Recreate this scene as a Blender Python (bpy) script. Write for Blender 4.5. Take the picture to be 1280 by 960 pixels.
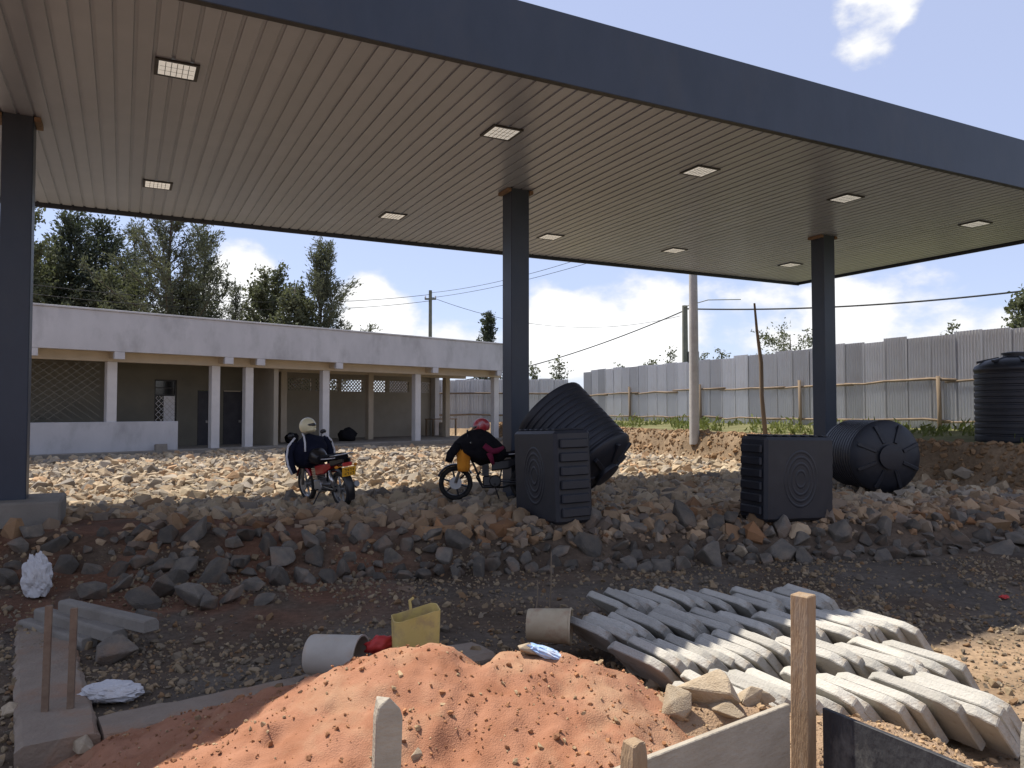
import bpy, bmesh, math, random
import numpy as np
from mathutils import Vector, Matrix, Euler, noise as mn
random.seed(7); rng = np.random.default_rng(7)
R = math.radians
scene = bpy.context.scene
for o in list(bpy.data.objects): bpy.data.objects.remove(o)
COL = scene.collection

# ------------------------------------------------------------------ camera
EYE = 1.65; F = 950.0; PITCH = math.atan(32/950)
cam_d = bpy.data.cameras.new('camera'); cam = bpy.data.objects.new('camera', cam_d); COL.objects.link(cam)
cam.location = (0, 0, EYE); cam.rotation_euler = (R(90)+PITCH, 0, 0)
cam_d.sensor_width = 36; cam_d.lens = F/1280*36; cam_d.clip_end = 6000; cam_d.clip_start = 0.05
scene.camera = cam
# ------------------------------------------------------------------ sun + sky
SH = (0.46, -0.315)                      # ground shift of a shadow per metre of height
to_sun = Vector((-SH[0], -SH[1], 1)).normalized()
sun_el = math.asin(to_sun.z); sun_az = math.atan2(to_sun.x, to_sun.y)
sl = bpy.data.lights.new('sun', 'SUN'); sl.energy = 5.0; sl.angle = R(0.53); sl.color = (1.0, 0.94, 0.84)
so = bpy.data.objects.new('sun', sl); COL.objects.link(so)
so.rotation_euler = to_sun.to_track_quat('Z', 'Y').to_euler()
scene.view_settings.view_transform = 'Standard'; scene.view_settings.look = 'None'
scene.view_settings.gamma = 1; scene.view_settings.exposure = 0.60
scene.cycles.max_bounces = 6; scene.cycles.diffuse_bounces = 3; scene.cycles.transparent_max_bounces = 8

def ray(x, y):
    cx = (x-640)/F; cy = (480-y)/F
    return Vector((cx, math.cos(PITCH)-cy*math.sin(PITCH), math.sin(PITCH)+cy*math.cos(PITCH)))
def onz(x, y, z):                          # pixel -> point on the level z
    d = ray(x, y); t = (z-EYE)/d.z; return Vector((0, 0, EYE))+d*t
def atd(x, y, Y):                          # pixel -> point at depth Y
    d = ray(x, y); return Vector((0, 0, EYE))+d*(Y/d.y)

w = bpy.data.worlds.new('World'); scene.world = w; w.use_nodes = True
nt = w.node_tree; nt.nodes.clear()
def N(t, **k):
    n = nt.nodes.new(t)
    for a, b in k.items(): setattr(n, a, b)
    return n
def L(a, b): nt.links.new(a, b)
def M(op, a, b=None, c=None, clamp=False):
    n = nt.nodes.new('ShaderNodeMath'); n.operation = op; n.use_clamp = clamp
    for i, v in enumerate((a, b, c)):
        if v is None: continue
        if isinstance(v, (int, float)): n.inputs[i].default_value = v
        else: nt.links.new(v, n.inputs[i])
    return n.outputs[0]
out = N('ShaderNodeOutputWorld'); bg = N('ShaderNodeBackground'); bg.inputs[1].default_value = 0.085
sky = N('ShaderNodeTexSky', sky_type='NISHITA'); sky.sun_disc = False
sky.sun_elevation = sun_el; sky.sun_rotation = sun_az; sky.altitude = 1700; sky.air_density = 1.0; sky.dust_density = 1.6; sky.ozone_density = 2.0
tc = N('ShaderNodeTexCoord'); sep = N('ShaderNodeSeparateXYZ'); L(tc.outputs['Generated'], sep.inputs[0])
zz = M('MAXIMUM', sep.outputs[2], 0.0)
mp = N('ShaderNodeMapping'); mp.inputs['Scale'].default_value = (1, 1, 1.7); L(tc.outputs['Generated'], mp.inputs[0])
n1 = N('ShaderNodeTexNoise'); n1.inputs['Scale'].default_value = 9; n1.inputs['Detail'].default_value = 9; n1.inputs['Roughness'].default_value = 0.56; L(mp.outputs[0], n1.inputs[0])
n2 = N('ShaderNodeTexNoise'); n2.inputs['Scale'].default_value = 2.6; n2.inputs['Detail'].default_value = 3; L(mp.outputs[0], n2.inputs[0])
# cumulus bank low over the horizon, all the way round, plus single puffs
bank = M('MULTIPLY', M('SUBTRACT', 0.165, zz), 2.8, clamp=False)
bank = M('MINIMUM', M('MAXIMUM', bank, -0.25), 0.2)
val = M('ADD', bank, M('MULTIPLY', M('SUBTRACT', n1.outputs[0], 0.5), 1.15))
val = M('ADD', val, M('MULTIPLY', M('SUBTRACT', n2.outputs[0], 0.52), 0.75))
puffs = [((1090, 22), 0.072, 1.0), ((300, 345), 0.05, .6), ((470, 385), 0.06, .6), ((700, 410), 0.08, .6), ((1060, 375), 0.06, .4), ((800, 405), .1, .5)]
for (px, py), rad, amp in puffs:
    d = ray(px, py).normalized()
    vm = N('ShaderNodeVectorMath', operation='DISTANCE'); L(tc.outputs['Generated'], vm.inputs[0]); vm.inputs[1].default_value = d
    g = M('MULTIPLY', M('SUBTRACT', 1.0, M('DIVIDE', vm.outputs['Value'], rad)), amp)
    g = M('MINIMUM', M('MAXIMUM', g, 0.0), 0.55)
    val = M('ADD', val, g)
# puffs elsewhere in the sky, well away from the view
for (ax, el, rad) in ((150, 40, .2), (-120, 35, .22), (90, 50, .16), (-170, 25, .2), (120, 22, .18), (-75, 55, .14), (200, 60, .15)):
    d = Vector((math.sin(R(ax))*math.cos(R(el)), math.cos(R(ax))*math.cos(R(el)), math.sin(R(el))))
    vm = N('ShaderNodeVectorMath', operation='DISTANCE'); L(tc.outputs['Generated'], vm.inputs[0]); vm.inputs[1].default_value = d
    val = M('ADD', val, M('MINIMUM', M('MAXIMUM', M('MULTIPLY', M('SUBTRACT', 1.0, M('DIVIDE', vm.outputs['Value'], rad)), 0.9), 0.0), 0.55))
mr = N('ShaderNodeMapRange', interpolation_type='SMOOTHSTEP'); mr.inputs[1].default_value = 0.06; mr.inputs[2].default_value = 0.30; L(val, mr.inputs[0])
dens = N('ShaderNodeMapRange'); dens.inputs[1].default_value = 0.1; dens.inputs[2].default_value = 0.7; dens.inputs[3].default_value = 7.4; dens.inputs[4].default_value = 10.5; L(val, dens.inputs[0])
cc = N('ShaderNodeCombineColor'); L(M('MULTIPLY', dens.outputs[0], 0.985), cc.inputs[0]); L(M('MULTIPLY', dens.outputs[0], 0.99), cc.inputs[1]); L(dens.outputs[0], cc.inputs[2])
tint = N('ShaderNodeMix', data_type='RGBA', blend_type='MULTIPLY'); tint.inputs[0].default_value = 1; tint.inputs[7].default_value = (1.0, 0.96, 1.0, 1); L(sky.outputs[0], tint.inputs[6])
mx = N('ShaderNodeMix', data_type='RGBA'); L(mr.outputs[0], mx.inputs[0]); veil = N('ShaderNodeMix', data_type='RGBA'); veil.inputs[0].default_value = .45; veil.inputs[7].default_value = (7.0, 7.7, 10.4, 1); L(tint.outputs[2], veil.inputs[6]); L(veil.outputs[2], mx.inputs[6]); L(cc.outputs[0], mx.inputs[7])
L(mx.outputs[2], bg.inputs[0]); L(bg.outputs[0], out.inputs[0])

# ------------------------------------------------------------------ materials
def mat(name, c1, c2=None, scale=6, rough=0.85, bump=0.0, bscale=None, metal=0.0, spec=0.3, stain=None, stain_amt=0.0, stain_scale=1.2, mapscale=(1, 1, 1), rand=0.0, tint=False, c3=None, detail=6, wave=None):
    m = bpy.data.materials.new(name); m.use_nodes = True
    t = m.node_tree; b = t.nodes['Principled BSDF']
    b.inputs['Roughness'].default_value = rough; b.inputs['Metallic'].default_value = metal; b.inputs['Specular IOR Level'].default_value = spec
    tc = t.nodes.new('ShaderNodeTexCoord'); mp = t.nodes.new('ShaderNodeMapping'); t.links.new(tc.outputs['Object'], mp.inputs[0]); mp.inputs['Scale'].default_value = mapscale
    n = t.nodes.new('ShaderNodeTexNoise'); n.inputs['Scale'].default_value = scale; n.inputs['Detail'].default_value = detail; n.inputs['Roughness'].default_value = .62; t.links.new(mp.outputs[0], n.inputs[0])
    cr = t.nodes.new('ShaderNodeValToRGB'); cr.color_ramp.elements[0].position = .3; cr.color_ramp.elements[1].position = .7
    cr.color_ramp.elements[0].color = (*c1, 1); cr.color_ramp.elements[1].color = (*(c2 or c1), 1)
    if c3: e = cr.color_ramp.elements.new(.5); e.color = (*c3, 1)
    t.links.new(n.outputs[0], cr.inputs[0]); col = cr.outputs[0]
    if stain:
        n3 = t.nodes.new('ShaderNodeTexNoise'); n3.inputs['Scale'].default_value = stain_scale; n3.inputs['Detail'].default_value = 7; n3.inputs['Roughness'].default_value = .65; t.links.new(mp.outputs[0], n3.inputs[0])
        r3 = t.nodes.new('ShaderNodeMapRange'); r3.inputs[1].default_value = .5; r3.inputs[2].default_value = .68; r3.inputs[4].default_value = stain_amt; t.links.new(n3.outputs[0], r3.inputs[0])
        mm = t.nodes.new('ShaderNodeMix'); mm.data_type = 'RGBA'; t.links.new(r3.outputs[0], mm.inputs[0]); t.links.new(col, mm.inputs[6]); mm.inputs[7].default_value = (*stain, 1); col = mm.outputs[2]
    if rand or tint:
        if tint:
            a = t.nodes.new('ShaderNodeAttribute'); a.attribute_name = 'tint'; src = a.outputs['Color']
        else:
            oi = t.nodes.new('ShaderNodeObjectInfo')
            r4 = t.nodes.new('ShaderNodeMapRange'); r4.inputs[3].default_value = 1-rand; r4.inputs[4].default_value = 1+rand; t.links.new(oi.outputs['Random'], r4.inputs[0])
            src = r4.outputs[0]
        m2 = t.nodes.new('ShaderNodeMix'); m2.data_type = 'RGBA'; m2.blend_type = 'MULTIPLY'; m2.inputs[0].default_value = 1; t.links.new(col, m2.inputs[6]); t.links.new(src, m2.inputs[7]); col = m2.outputs[2]
    t.links.new(col, b.inputs['Base Color'])
    if bump:
        nb = t.nodes.new('ShaderNodeTexNoise'); nb.inputs['Scale'].default_value = bscale or scale*3; nb.inputs['Detail'].default_value = 6; t.links.new(mp.outputs[0], nb.inputs[0])
        bp = t.nodes.new('ShaderNodeBump'); bp.inputs['Strength'].default_value = bump; bp.inputs['Distance'].default_value = .02; t.links.new(nb.outputs[0], bp.inputs['Height']); t.links.new(bp.outputs[0], b.inputs['Normal'])
    return m
MT = {}
MT['navy'] = mat('navy paint', (.020, .030, .050), (.028, .039, .062), 2.5, .42, .05, 30, spec=.45, stain=(.045, .048, .056), stain_amt=.35, stain_scale=1.5, mapscale=(1, 1, .5))
MT['ceil'] = mat('ceiling strip', (.29, .335, .41), (.33, .375, .45), 2, .30, spec=.5, rand=.05)
MT['groove'] = mat('dark groove', (.20, .19, .18), (.24, .23, .21), 3, .6)
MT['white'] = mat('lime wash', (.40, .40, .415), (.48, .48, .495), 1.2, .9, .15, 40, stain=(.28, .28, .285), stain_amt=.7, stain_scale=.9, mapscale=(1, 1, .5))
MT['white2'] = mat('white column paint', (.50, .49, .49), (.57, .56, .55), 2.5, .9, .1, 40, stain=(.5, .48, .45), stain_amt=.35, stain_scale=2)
MT['cream'] = mat('bounce-warmed plaster', (.40, .345, .265), (.47, .405, .32), 1.3, .9, .1, 40, stain=(.38, .33, .27), stain_amt=.4)  # veranda plaster; warm ground bounce on the beam is put into the colour
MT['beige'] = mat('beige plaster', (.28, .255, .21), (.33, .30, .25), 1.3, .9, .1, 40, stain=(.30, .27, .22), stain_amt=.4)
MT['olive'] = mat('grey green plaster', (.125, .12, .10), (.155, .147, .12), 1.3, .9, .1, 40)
MT['conc'] = mat('concrete', (.18, .163, .14), (.25, .227, .195), 5, .92, .35, 45, stain=(.125, .108, .09), stain_amt=.6, stain_scale=2.5)
MT['slab'] = mat('cast concrete slab', (.34, .325, .285), (.43, .405, .36), 9, .92, .5, 60, stain=(.22, .17, .12), stain_amt=.9, stain_scale=4, rand=.16)
MT['steelp'] = mat('dark steel', (.03, .03, .035), (.06, .06, .06), 8, .5, .1, metal=.4)
MT['darkdoor'] = mat('dark door', (.035, .035, .045), (.055, .055, .065), 3, .6)
MT['black'] = mat('black tank plastic', (.010, .012, .018), (.017, .019, .027), 4, .48, .08, 40, spec=.45, stain=(.05, .046, .044), stain_amt=.2, stain_scale=2.2)
MT['blackr'] = mat('black rubber', (.012, .012, .013), (.022, .021, .02), 12, .8, .1, 60, stain=(.12, .09, .06), stain_amt=.3, stain_scale=6)
MT['zinc'] = mat('galvanised sheet', (.50, .505, .52), (.60, .605, .62), 1.0, .45, .03, 20, metal=.2, stain=(.30, .25, .21), stain_amt=.35, stain_scale=1.1, rand=.22, mapscale=(1, 1, .35))
MT['wood'] = mat('rough pole wood', (.15, .11, .075), (.25, .19, .13), 3, .9, .4, 30, mapscale=(1, 1, .2), rand=.15)
MT['timber'] = mat('sawn timber', (.235, .155, .09), (.33, .235, .145), 9, .85, .35, 50, stain=(.29, .26, .22), stain_amt=.6, stain_scale=5, mapscale=(3, 3, .5))
MT['board'] = mat('cement stained board', (.30, .26, .20), (.40, .355, .285), 5, .88, .3, 40, stain=(.27, .23, .18), stain_amt=.6, stain_scale=3.5, mapscale=(1, 1, 2))
MT['panel'] = mat('black film plywood', (.022, .022, .026), (.05, .05, .052), 14, .6, .3, 40, stain=(.17, .165, .15), stain_amt=.95, stain_scale=5.5, mapscale=(1, 1, .6))
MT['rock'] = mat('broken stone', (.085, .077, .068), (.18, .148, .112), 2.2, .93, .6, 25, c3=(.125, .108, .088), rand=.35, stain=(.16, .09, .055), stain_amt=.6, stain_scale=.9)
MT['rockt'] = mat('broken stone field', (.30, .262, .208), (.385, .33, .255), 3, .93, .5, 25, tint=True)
MT['heaprock'] = mat('dusty stone', (.33, .255, .17), (.43, .35, .25), 5, .93, .6, 35, rand=.12)
MT['sand'] = mat('red sand', (.255, .113, .063), (.35, .175, .108), 4.5, .97, .55, 120, spec=.1, stain=(.38, .25, .155), stain_amt=.8, stain_scale=1.3)
MT['yellow'] = mat('yellow plastic', (.50, .36, .10), (.60, .46, .17), 5, .55, .1, stain=(.36, .25, .13), stain_amt=.8, stain_scale=7, spec=.4)
MT['bplast'] = mat('dusty white plastic', (.36, .325, .27), (.43, .39, .335), 5, .6, .1, stain=(.40, .27, .16), stain_amt=.7, stain_scale=4)
MT['bplast2'] = mat('dusty tan plastic', (.36, .29, .19), (.46, .39, .27), 5, .6, .1, stain=(.30, .19, .12), stain_amt=.8, stain_scale=6)
MT['red'] = mat('red plastic', (.42, .03, .03), (.5, .05, .04), 5, .5)
MT['bag'] = mat('white sack', (.46, .45, .455), (.56, .55, .55), 6, .7, .3, 30, stain=(.38, .33, .28), stain_amt=.5, stain_scale=5)
MT['blue'] = mat('blue print', (.12, .30, .62), (.7, .72, .75), 14, .6)
MT['bikered'] = mat('red bike paint', (.30, .012, .015), (.36, .018, .02), 3, .25, spec=.6)
MT['bikeblk'] = mat('black bike paint', (.008, .008, .011), (.014, .014, .017), 4, .35, spec=.5)
MT['chrome'] = mat('bike metal', (.50, .50, .50), (.60, .60, .60), 6, .3, metal=.9)
MT['alloy'] = mat('dull alloy', (.25, .25, .25), (.33, .33, .33), 6, .45, metal=.7)
MT['plate'] = mat('yellow number plate', (.75, .38, .03), (.8, .42, .04), 4, .5)
MT['navycloth'] = mat('navy cloth', (.010, .012, .025), (.018, .020, .038), 9, .95, .3, 60, spec=.1)
MT['blackcloth'] = mat('black cloth', (.009, .009, .012), (.018, .017, .02), 9, .95, .3, 60, spec=.1)
MT['stripe'] = mat('white stripe', (.62, .62, .65), (.7, .7, .72), 5, .8)
MT['orange'] = mat('orange cloth', (.62, .22, .02), (.72, .29, .03), 6, .9, .3, 40)
MT['maroon'] = mat('maroon cloth', (.16, .015, .045), (.2, .02, .06), 6, .9)
MT['creamh'] = mat('cream helmet', (.66, .60, .38), (.72, .66, .44), 5, .28, spec=.5)
MT['redh'] = mat('red helmet', (.30, .02, .03), (.5, .06, .06), 9, .3, spec=.5, stain=(.5, .5, .55), stain_amt=.8, stain_scale=9)
MT['visor'] = mat('dark visor', (.01, .01, .012), None, 4, .12, spec=.7)
MT['lens'] = mat('lamp lens', (.82, .81, .76), (.88, .87, .82), 30, .35, spec=.5)
_b = MT['lens'].node_tree.nodes['Principled BSDF']; _b.inputs['Emission Color'].default_value = (1, .95, .85, 1); _b.inputs['Emission Strength'].default_value = .22   # weak glow added to the lamp lenses
MT['glass'] = mat('headlamp glass', (.5, .5, .5), None, 4, .15, spec=.6)
MT['rust'] = mat('rusty bar', (.15, .10, .07), (.22, .16, .11), 14, .9, .3)
MT['bark'] = mat('bark', (.06, .045, .035), (.11, .085, .065), 6, .95, .4)
MT['wire'] = mat('wire', (.02, .02, .02), None, 4, .6)
MT['polec'] = mat('concrete pole', (.36, .35, .33), (.45, .43, .40), 4, .9, .2, 40, stain=(.28, .25, .22), stain_amt=.5)
MT['poleg'] = mat('treated pole', (.12, .13, .105), (.19, .19, .15), 3, .9, .2, 40)
def leafmat(name, c1, c2):
    m = mat(name, c1, c2, .6, .75, spec=.15); t = m.node_tree; b = t.nodes['Principled BSDF']
    tr = t.nodes.new('ShaderNodeBsdfTranslucent'); tr.inputs[0].default_value = (c2[0]*1.4, c2[1]*1.5, c2[2], 1)
    ms = t.nodes.new('ShaderNodeMixShader'); ms.inputs[0].default_value = .2
    o = t.nodes['Material Output']; t.links.new(b.outputs[0], ms.inputs[1]); t.links.new(tr.outputs[0], ms.inputs[2]); t.links.new(ms.outputs[0], o.inputs[0]); return m
MT['leafA'] = leafmat('casuarina needles', (.068, .076, .054), (.112, .118, .084))
MT['leafB'] = leafmat('cypress foliage', (.042, .054, .042), (.072, .084, .062))
MT['leafC'] = leafmat('eucalyptus leaves', (.075, .087, .054), (.120, .128, .080))
MT['grass'] = leafmat('weeds', (.08, .11, .03), (.16, .17, .06))
def groundmat():
    m = bpy.data.materials.new('earth'); m.use_nodes = True; t = m.node_tree; b = t.nodes['Principled BSDF']; b.inputs['Roughness'].default_value = .97; b.inputs['Specular IOR Level'].default_value = .1
    tc = t.nodes.new('ShaderNodeTexCoord')
    def noise(s, d=8, r=.62):
        n = t.nodes.new('ShaderNodeTexNoise'); n.inputs['Scale'].default_value = s; n.inputs['Detail'].default_value = d; n.inputs['Roughness'].default_value = r; t.links.new(tc.outputs['Object'], n.inputs[0]); return n.outputs[0]
    a = t.nodes.new('ShaderNodeAttribute'); a.attribute_name = 'soil'
    n1 = noise(1.1); n2 = noise(14)
    r1 = t.nodes.new('ShaderNodeMapRange'); r1.inputs[1].default_value = .35; r1.inputs[2].default_value = .65; r1.inputs[3].default_value = .72; r1.inputs[4].default_value = 1.2; t.links.new(n1, r1.inputs[0])
    r2 = t.nodes.new('ShaderNodeMapRange'); r2.inputs[1].default_value = .3; r2.inputs[2].default_value = .7; r2.inputs[3].default_value = .75; r2.inputs[4].default_value = 1.25; t.links.new(n2, r2.inputs[0])
    mm = t.nodes.new('ShaderNodeMath'); mm.operation = 'MULTIPLY'; t.links.new(r1.outputs[0], mm.inputs[0]); t.links.new(r2.outputs[0], mm.inputs[1])
    mc = t.nodes.new('ShaderNodeMix'); mc.data_type = 'RGBA'; mc.blend_type = 'MULTIPLY'; mc.inputs[0].default_value = 1; t.links.new(a.outputs['Color'], mc.inputs[6]); t.links.new(mm.outputs[0], mc.inputs[7]); t.links.new(mc.outputs[2], b.inputs['Base Color'])
    bp = t.nodes.new('ShaderNodeBump'); bp.inputs['Strength'].default_value = .8; bp.inputs['Distance'].default_value = .03; t.links.new(noise(22), bp.inputs['Height']); t.links.new(bp.outputs[0], b.inputs['Normal'])
    return m
MT['earth'] = groundmat()

# ------------------------------------------------------------------ mesh helpers
class MB:
    def __init__(s): s.v = []; s.f = []; s.smooth = False
    def add(s, vs, fs):
        k = len(s.v); s.v += [tuple(v) for v in vs]; s.f += [tuple(i+k for i in f) for f in fs]; return s
    def box(s, a, b, mtx=None):
        x0, y0, z0 = a; x1, y1, z1 = b
        vs = [Vector(p) for p in ((x0,y0,z0),(x1,y0,z0),(x1,y1,z0),(x0,y1,z0),(x0,y0,z1),(x1,y0,z1),(x1,y1,z1),(x0,y1,z1))]
        if mtx: vs = [mtx@v for v in vs]
        return s.add(vs, ((0,3,2,1),(4,5,6,7),(0,1,5,4),(1,2,6,5),(2,3,7,6),(3,0,4,7)))
    def tube(s, pts, rad, n=8, cap=True):
        pts = [Vector(p) for p in pts]; rad = rad if isinstance(rad, (list, tuple)) else [rad]*len(pts); k = len(s.v); vs = []; fs = []
        for i, p in enumerate(pts):
            d = (pts[min(i+1, len(pts)-1)]-pts[max(i-1, 0)]).normalized()
            a = d.orthogonal().normalized() if i == 0 else (a-d*a.dot(d)).normalized()
            b = d.cross(a)
            for j in range(n):
                t = 2*math.pi*j/n; vs.append(p+(a*math.cos(t)+b*math.sin(t))*rad[i])
        for i in range(len(pts)-1):
            for j in range(n):
                fs.append((i*n+j, i*n+(j+1)%n, (i+1)*n+(j+1)%n, (i+1)*n+j))
        if cap: fs.append(tuple(range(n-1, -1, -1))); fs.append(tuple((len(pts)-1)*n+j for j in range(n)))
        return s.add(vs, fs)
    def lathe(s, prof, n=32, mtx=None, cap=True):       # prof: (radius, z) round local z
        vs = []; fs = []
        for r, z in prof:
            for j in range(n):
                t = 2*math.pi*j/n; v = Vector((r*math.cos(t), r*math.sin(t), z)); vs.append(mtx@v if mtx else v)
        for i in range(len(prof)-1):
            for j in range(n): fs.append((i*n+j, i*n+(j+1)%n, (i+1)*n+(j+1)%n, (i+1)*n+j))
        if cap: fs.append(tuple(range(n-1, -1, -1))); fs.append(tuple((len(prof)-1)*n+j for j in range(n)))
        return s.add(vs, fs)
    def torus(s, c, R0, r0, axis='y', n=32, m=10, sy=1.0):
        vs = []; fs = []
        for i in range(n):
            t = 2*math.pi*i/n
            for j in range(m):
                u = 2*math.pi*j/m; q = R0+r0*math.cos(u)
                vs.append((c[0]+q*math.cos(t), c[1]+r0*sy*math.sin(u), c[2]+q*math.sin(t)))
        for i in range(n):
            for j in range(m): fs.append((i*m+j, i*m+(j+1)%m, ((i+1)%n)*m+(j+1)%m, ((i+1)%n)*m+j))
        return s.add(vs, fs)
    def blob(s, c, rx, ry, rz, amp=0, sc=3, seed=0, n=24, m=14, rot=None, cut=None):
        vs = []; fs = []
        for i in range(m+1):
            ph = math.pi*i/m
            for j in range(n):
                t = 2*math.pi*j/n; d = Vector((math.sin(ph)*math.cos(t), math.sin(ph)*math.sin(t), math.cos(ph)))
                k = 1+amp*mn.fractal(d*sc+Vector((seed*3.1, seed, 0)), 1, 2, 3)
                v = Vector((d.x*rx, d.y*ry, d.z*rz))*k
                if cut is not None and v.z < cut: v.z = cut
                if rot: v = rot@v
                vs.append(v+Vector(c))
        for i in range(m):
            for j in range(n): fs.append((i*n+j, (i+1)*n+j, (i+1)*n+(j+1)%n, i*n+(j+1)%n))
        return s.add(vs, fs)
    def loft(s, rings, cap=True):                        # rings of equal count
        n = len(rings[0]); vs = [p for r in rings for p in r]; fs = []
        for i in range(len(rings)-1):
            for j in range(n): fs.append((i*n+j, i*n+(j+1)%n, (i+1)*n+(j+1)%n, (i+1)*n+j))
        if cap: fs.append(tuple(range(n-1, -1, -1))); fs.append(tuple((len(rings)-1)*n+j for j in range(n)))
        return s.add(vs, fs)
    def mesh(s, name, m, smooth=False, bevel=0):
        me = bpy.data.meshes.new(name); me.from_pydata(s.v, [], s.f)
        bm = bmesh.new(); bm.from_mesh(me)
        bmesh.ops.recalc_face_normals(bm, faces=bm.faces)
        if bevel: bmesh.ops.bevel(bm, geom=list(bm.edges), offset=bevel, segments=1, affect='EDGES', profile=.6)
        if smooth:
            for f in bm.faces: f.smooth = True
            if smooth == 'auto':
                for e in bm.edges:
                    if len(e.link_faces) == 2 and e.calc_face_angle(0) > .6: e.smooth = False
        bm.to_mesh(me); bm.free(); me.materials.append(MT[m] if isinstance(m, str) else m); return me
    def build(s, name, m, parent=None, smooth=False, bevel=0, loc=None, rot=None):
        return put(name, s.mesh(name, m, smooth, bevel), parent, loc, rot)
def put(name, me, parent=None, loc=None, rot=None):
    o = bpy.data.objects.new(name, me); COL.objects.link(o)
    if parent: o.parent = parent
    if loc is not None: o.location = loc
    if rot is not None: o.rotation_euler = rot
    return o
def thing(name, label, cat, loc=(0, 0, 0), rz=0, group=None, rot=None):
    o = bpy.data.objects.new(name, None); COL.objects.link(o); o.location = loc; o.rotation_euler = rot if rot else (0, 0, rz); o.empty_display_size = .1
    return tag(o, label, cat, group)
def tag(o, label=None, cat=None, group=None, kind=None):
    if label: o['label'] = label
    if cat: o['category'] = cat
    if group: o['group'] = group
    if kind: o['kind'] = kind
    return o
def mesh_np(name, V, Fq, m, col=None, colname='tint', smooth=False):
    me = bpy.data.meshes.new(name); k = Fq.shape[1]
    me.vertices.add(len(V)); me.vertices.foreach_set('co', np.ascontiguousarray(V, dtype=np.float32).ravel())
    me.loops.add(Fq.size); me.loops.foreach_set('vertex_index', np.ascontiguousarray(Fq, dtype=np.int32).ravel())
    me.polygons.add(len(Fq)); me.polygons.foreach_set('loop_start', np.arange(0, Fq.size, k, dtype=np.int32))
    me.update(calc_edges=True)
    me.polygons.foreach_set('use_smooth', np.full(len(Fq), smooth))
    if col is not None:
        ca = me.color_attributes.new(colname, 'FLOAT_COLOR', 'POINT')
        c4 = np.ones((len(V), 4), dtype=np.float32); c4[:, :3] = col; ca.data.foreach_set('color', c4.ravel())
    me.materials.append(MT[m] if isinstance(m, str) else m); me.validate(); return me
def vnoise(x, y, s, seed=0, oct=3):
    r = np.zeros(len(x)); a = 1.
    off = seed*17.3
    for k in range(oct):
        f = s*2**k
        r += a*np.array([mn.noise((px*f+off, py*f-off, seed+k*5.1)) for px, py in zip(x, y)]); a *= .5
    return r
def sstep(a, b, x): t = np.clip((x-a)/(b-a), 0, 1); return t*t*(3-2*t)

# ------------------------------------------------------------------ layout axes
CU = Vector((.890, .456, 0)); CV = Vector((-.456, .890, 0))        # canopy long axis, cross axis (away)
MID = Vector((0.07, 14.0, 0)); CROT = math.atan2(CU.y, CU.x)
EN = Vector((.917, .40, 0)); E0 = Vector((10.3, 16.3, 0))           # earth bank
def gz_arr(x, y, nz=True):
    edge = 9.75+.19*x
    plat = sstep(-.05, 1.1, y-edge)
    z = -.42+.42*plat
    z -= .10*sstep(0, 5, edge-y)
    s = (x-E0.x)*EN.x+(y-E0.y)*EN.y
    if nz:
        wob = vnoise(x*1., y*1., .7, 3, 3)*.22
        z = z+vnoise(x, y, .55, 1, 3)*.05*(1-.3*plat)+vnoise(x, y, 3.1, 2, 2)*.012
    else: wob = 0
    b = sstep(-.45, .10, s+wob)
    top = .90+.18*sstep(0, 5, s)
    z = z*(1-b)+top*b
    # red earth bank beside the left column base, and lower pit in front of the foundation strips
    lb = sstep(-3.0, -5.5, x)*sstep(7.6, 9.3, y)*sstep(12.5, 10.2, y); z = z+lb*.10
    pit = sstep(.0, -.35, (x+3.02)*(-.50)+(y-5.0)*.866-.0)*sstep(-.2, .1, (x+2.95)*.83+(y-4.8)*.56)
    z = z-.22*pit*sstep(1.2, .2, x)
    return z
def gz(x, y): return float(gz_arr(np.array([x]), np.array([y]))[0])

# ------------------------------------------------------------------ ground
def axis(segs):
    o = []
    for a, b, st in segs: o += list(np.arange(a, b, st))
    return np.array(o)
gx = np.concatenate([-np.geomspace(3000, 40, 14), axis([(-36, -10, .8), (-10, -6, .2), (-6, 4, .07), (4, 14, .1), (14, 40, .8)]), np.geomspace(42, 3000, 14)])
gy = np.concatenate([-np.geomspace(3000, 4, 12), axis([(-2, 3, .5), (3, 12, .065), (12, 30, .14), (30, 60, .6)]), np.geomspace(61, 5000, 16)])
XX, YY = np.meshgrid(gx, gy); xf = XX.ravel(); yf = YY.ravel()
zf = gz_arr(xf, yf)
far = sstep(60, 300, np.hypot(xf, yf)); zf = zf*(1-far)+.2*far
nx = len(gx); ny = len(gy)
idx = np.arange(nx*ny).reshape(ny, nx)
FQ = np.stack([idx[:-1, :-1].ravel(), idx[:-1, 1:].ravel(), idx[1:, 1:].ravel(), idx[1:, :-1].ravel()], 1)
dirt = np.array([.105, .077, .055]); redc = np.array([.22, .09, .048]); grey = np.array([.11, .092, .074]); sandy = np.array([.29, .20, .125]); tan = np.array([.26, .20, .14]); grs = np.array([.12, .13, .055])
edge = 9.75+.19*xf; colr = np.tile(dirt, (len(xf), 1))
nA = vnoise(xf, yf, .45, 8, 3); nB = vnoise(xf, yf, 1.3, 9, 2)
def blend(c, wgt):
    global colr
    wgt = np.clip(wgt, 0, 1)[:, None]; colr = colr*(1-wgt)+c*wgt
blend(grey, sstep(-.2, .3, nA)*sstep(.5, -.3, yf-edge))
blend(np.array([.165, .085, .053]), sstep(-.45, .15, nB+.25*nA)*sstep(3.2, 1.6, np.abs(yf-edge-.7))*sstep(-.3, -2.2, xf)*.9)
blend(redc, sstep(5.6, 5.0, yf-.55*xf-.9)*sstep(.9, -.4, xf)*.8)
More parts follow.
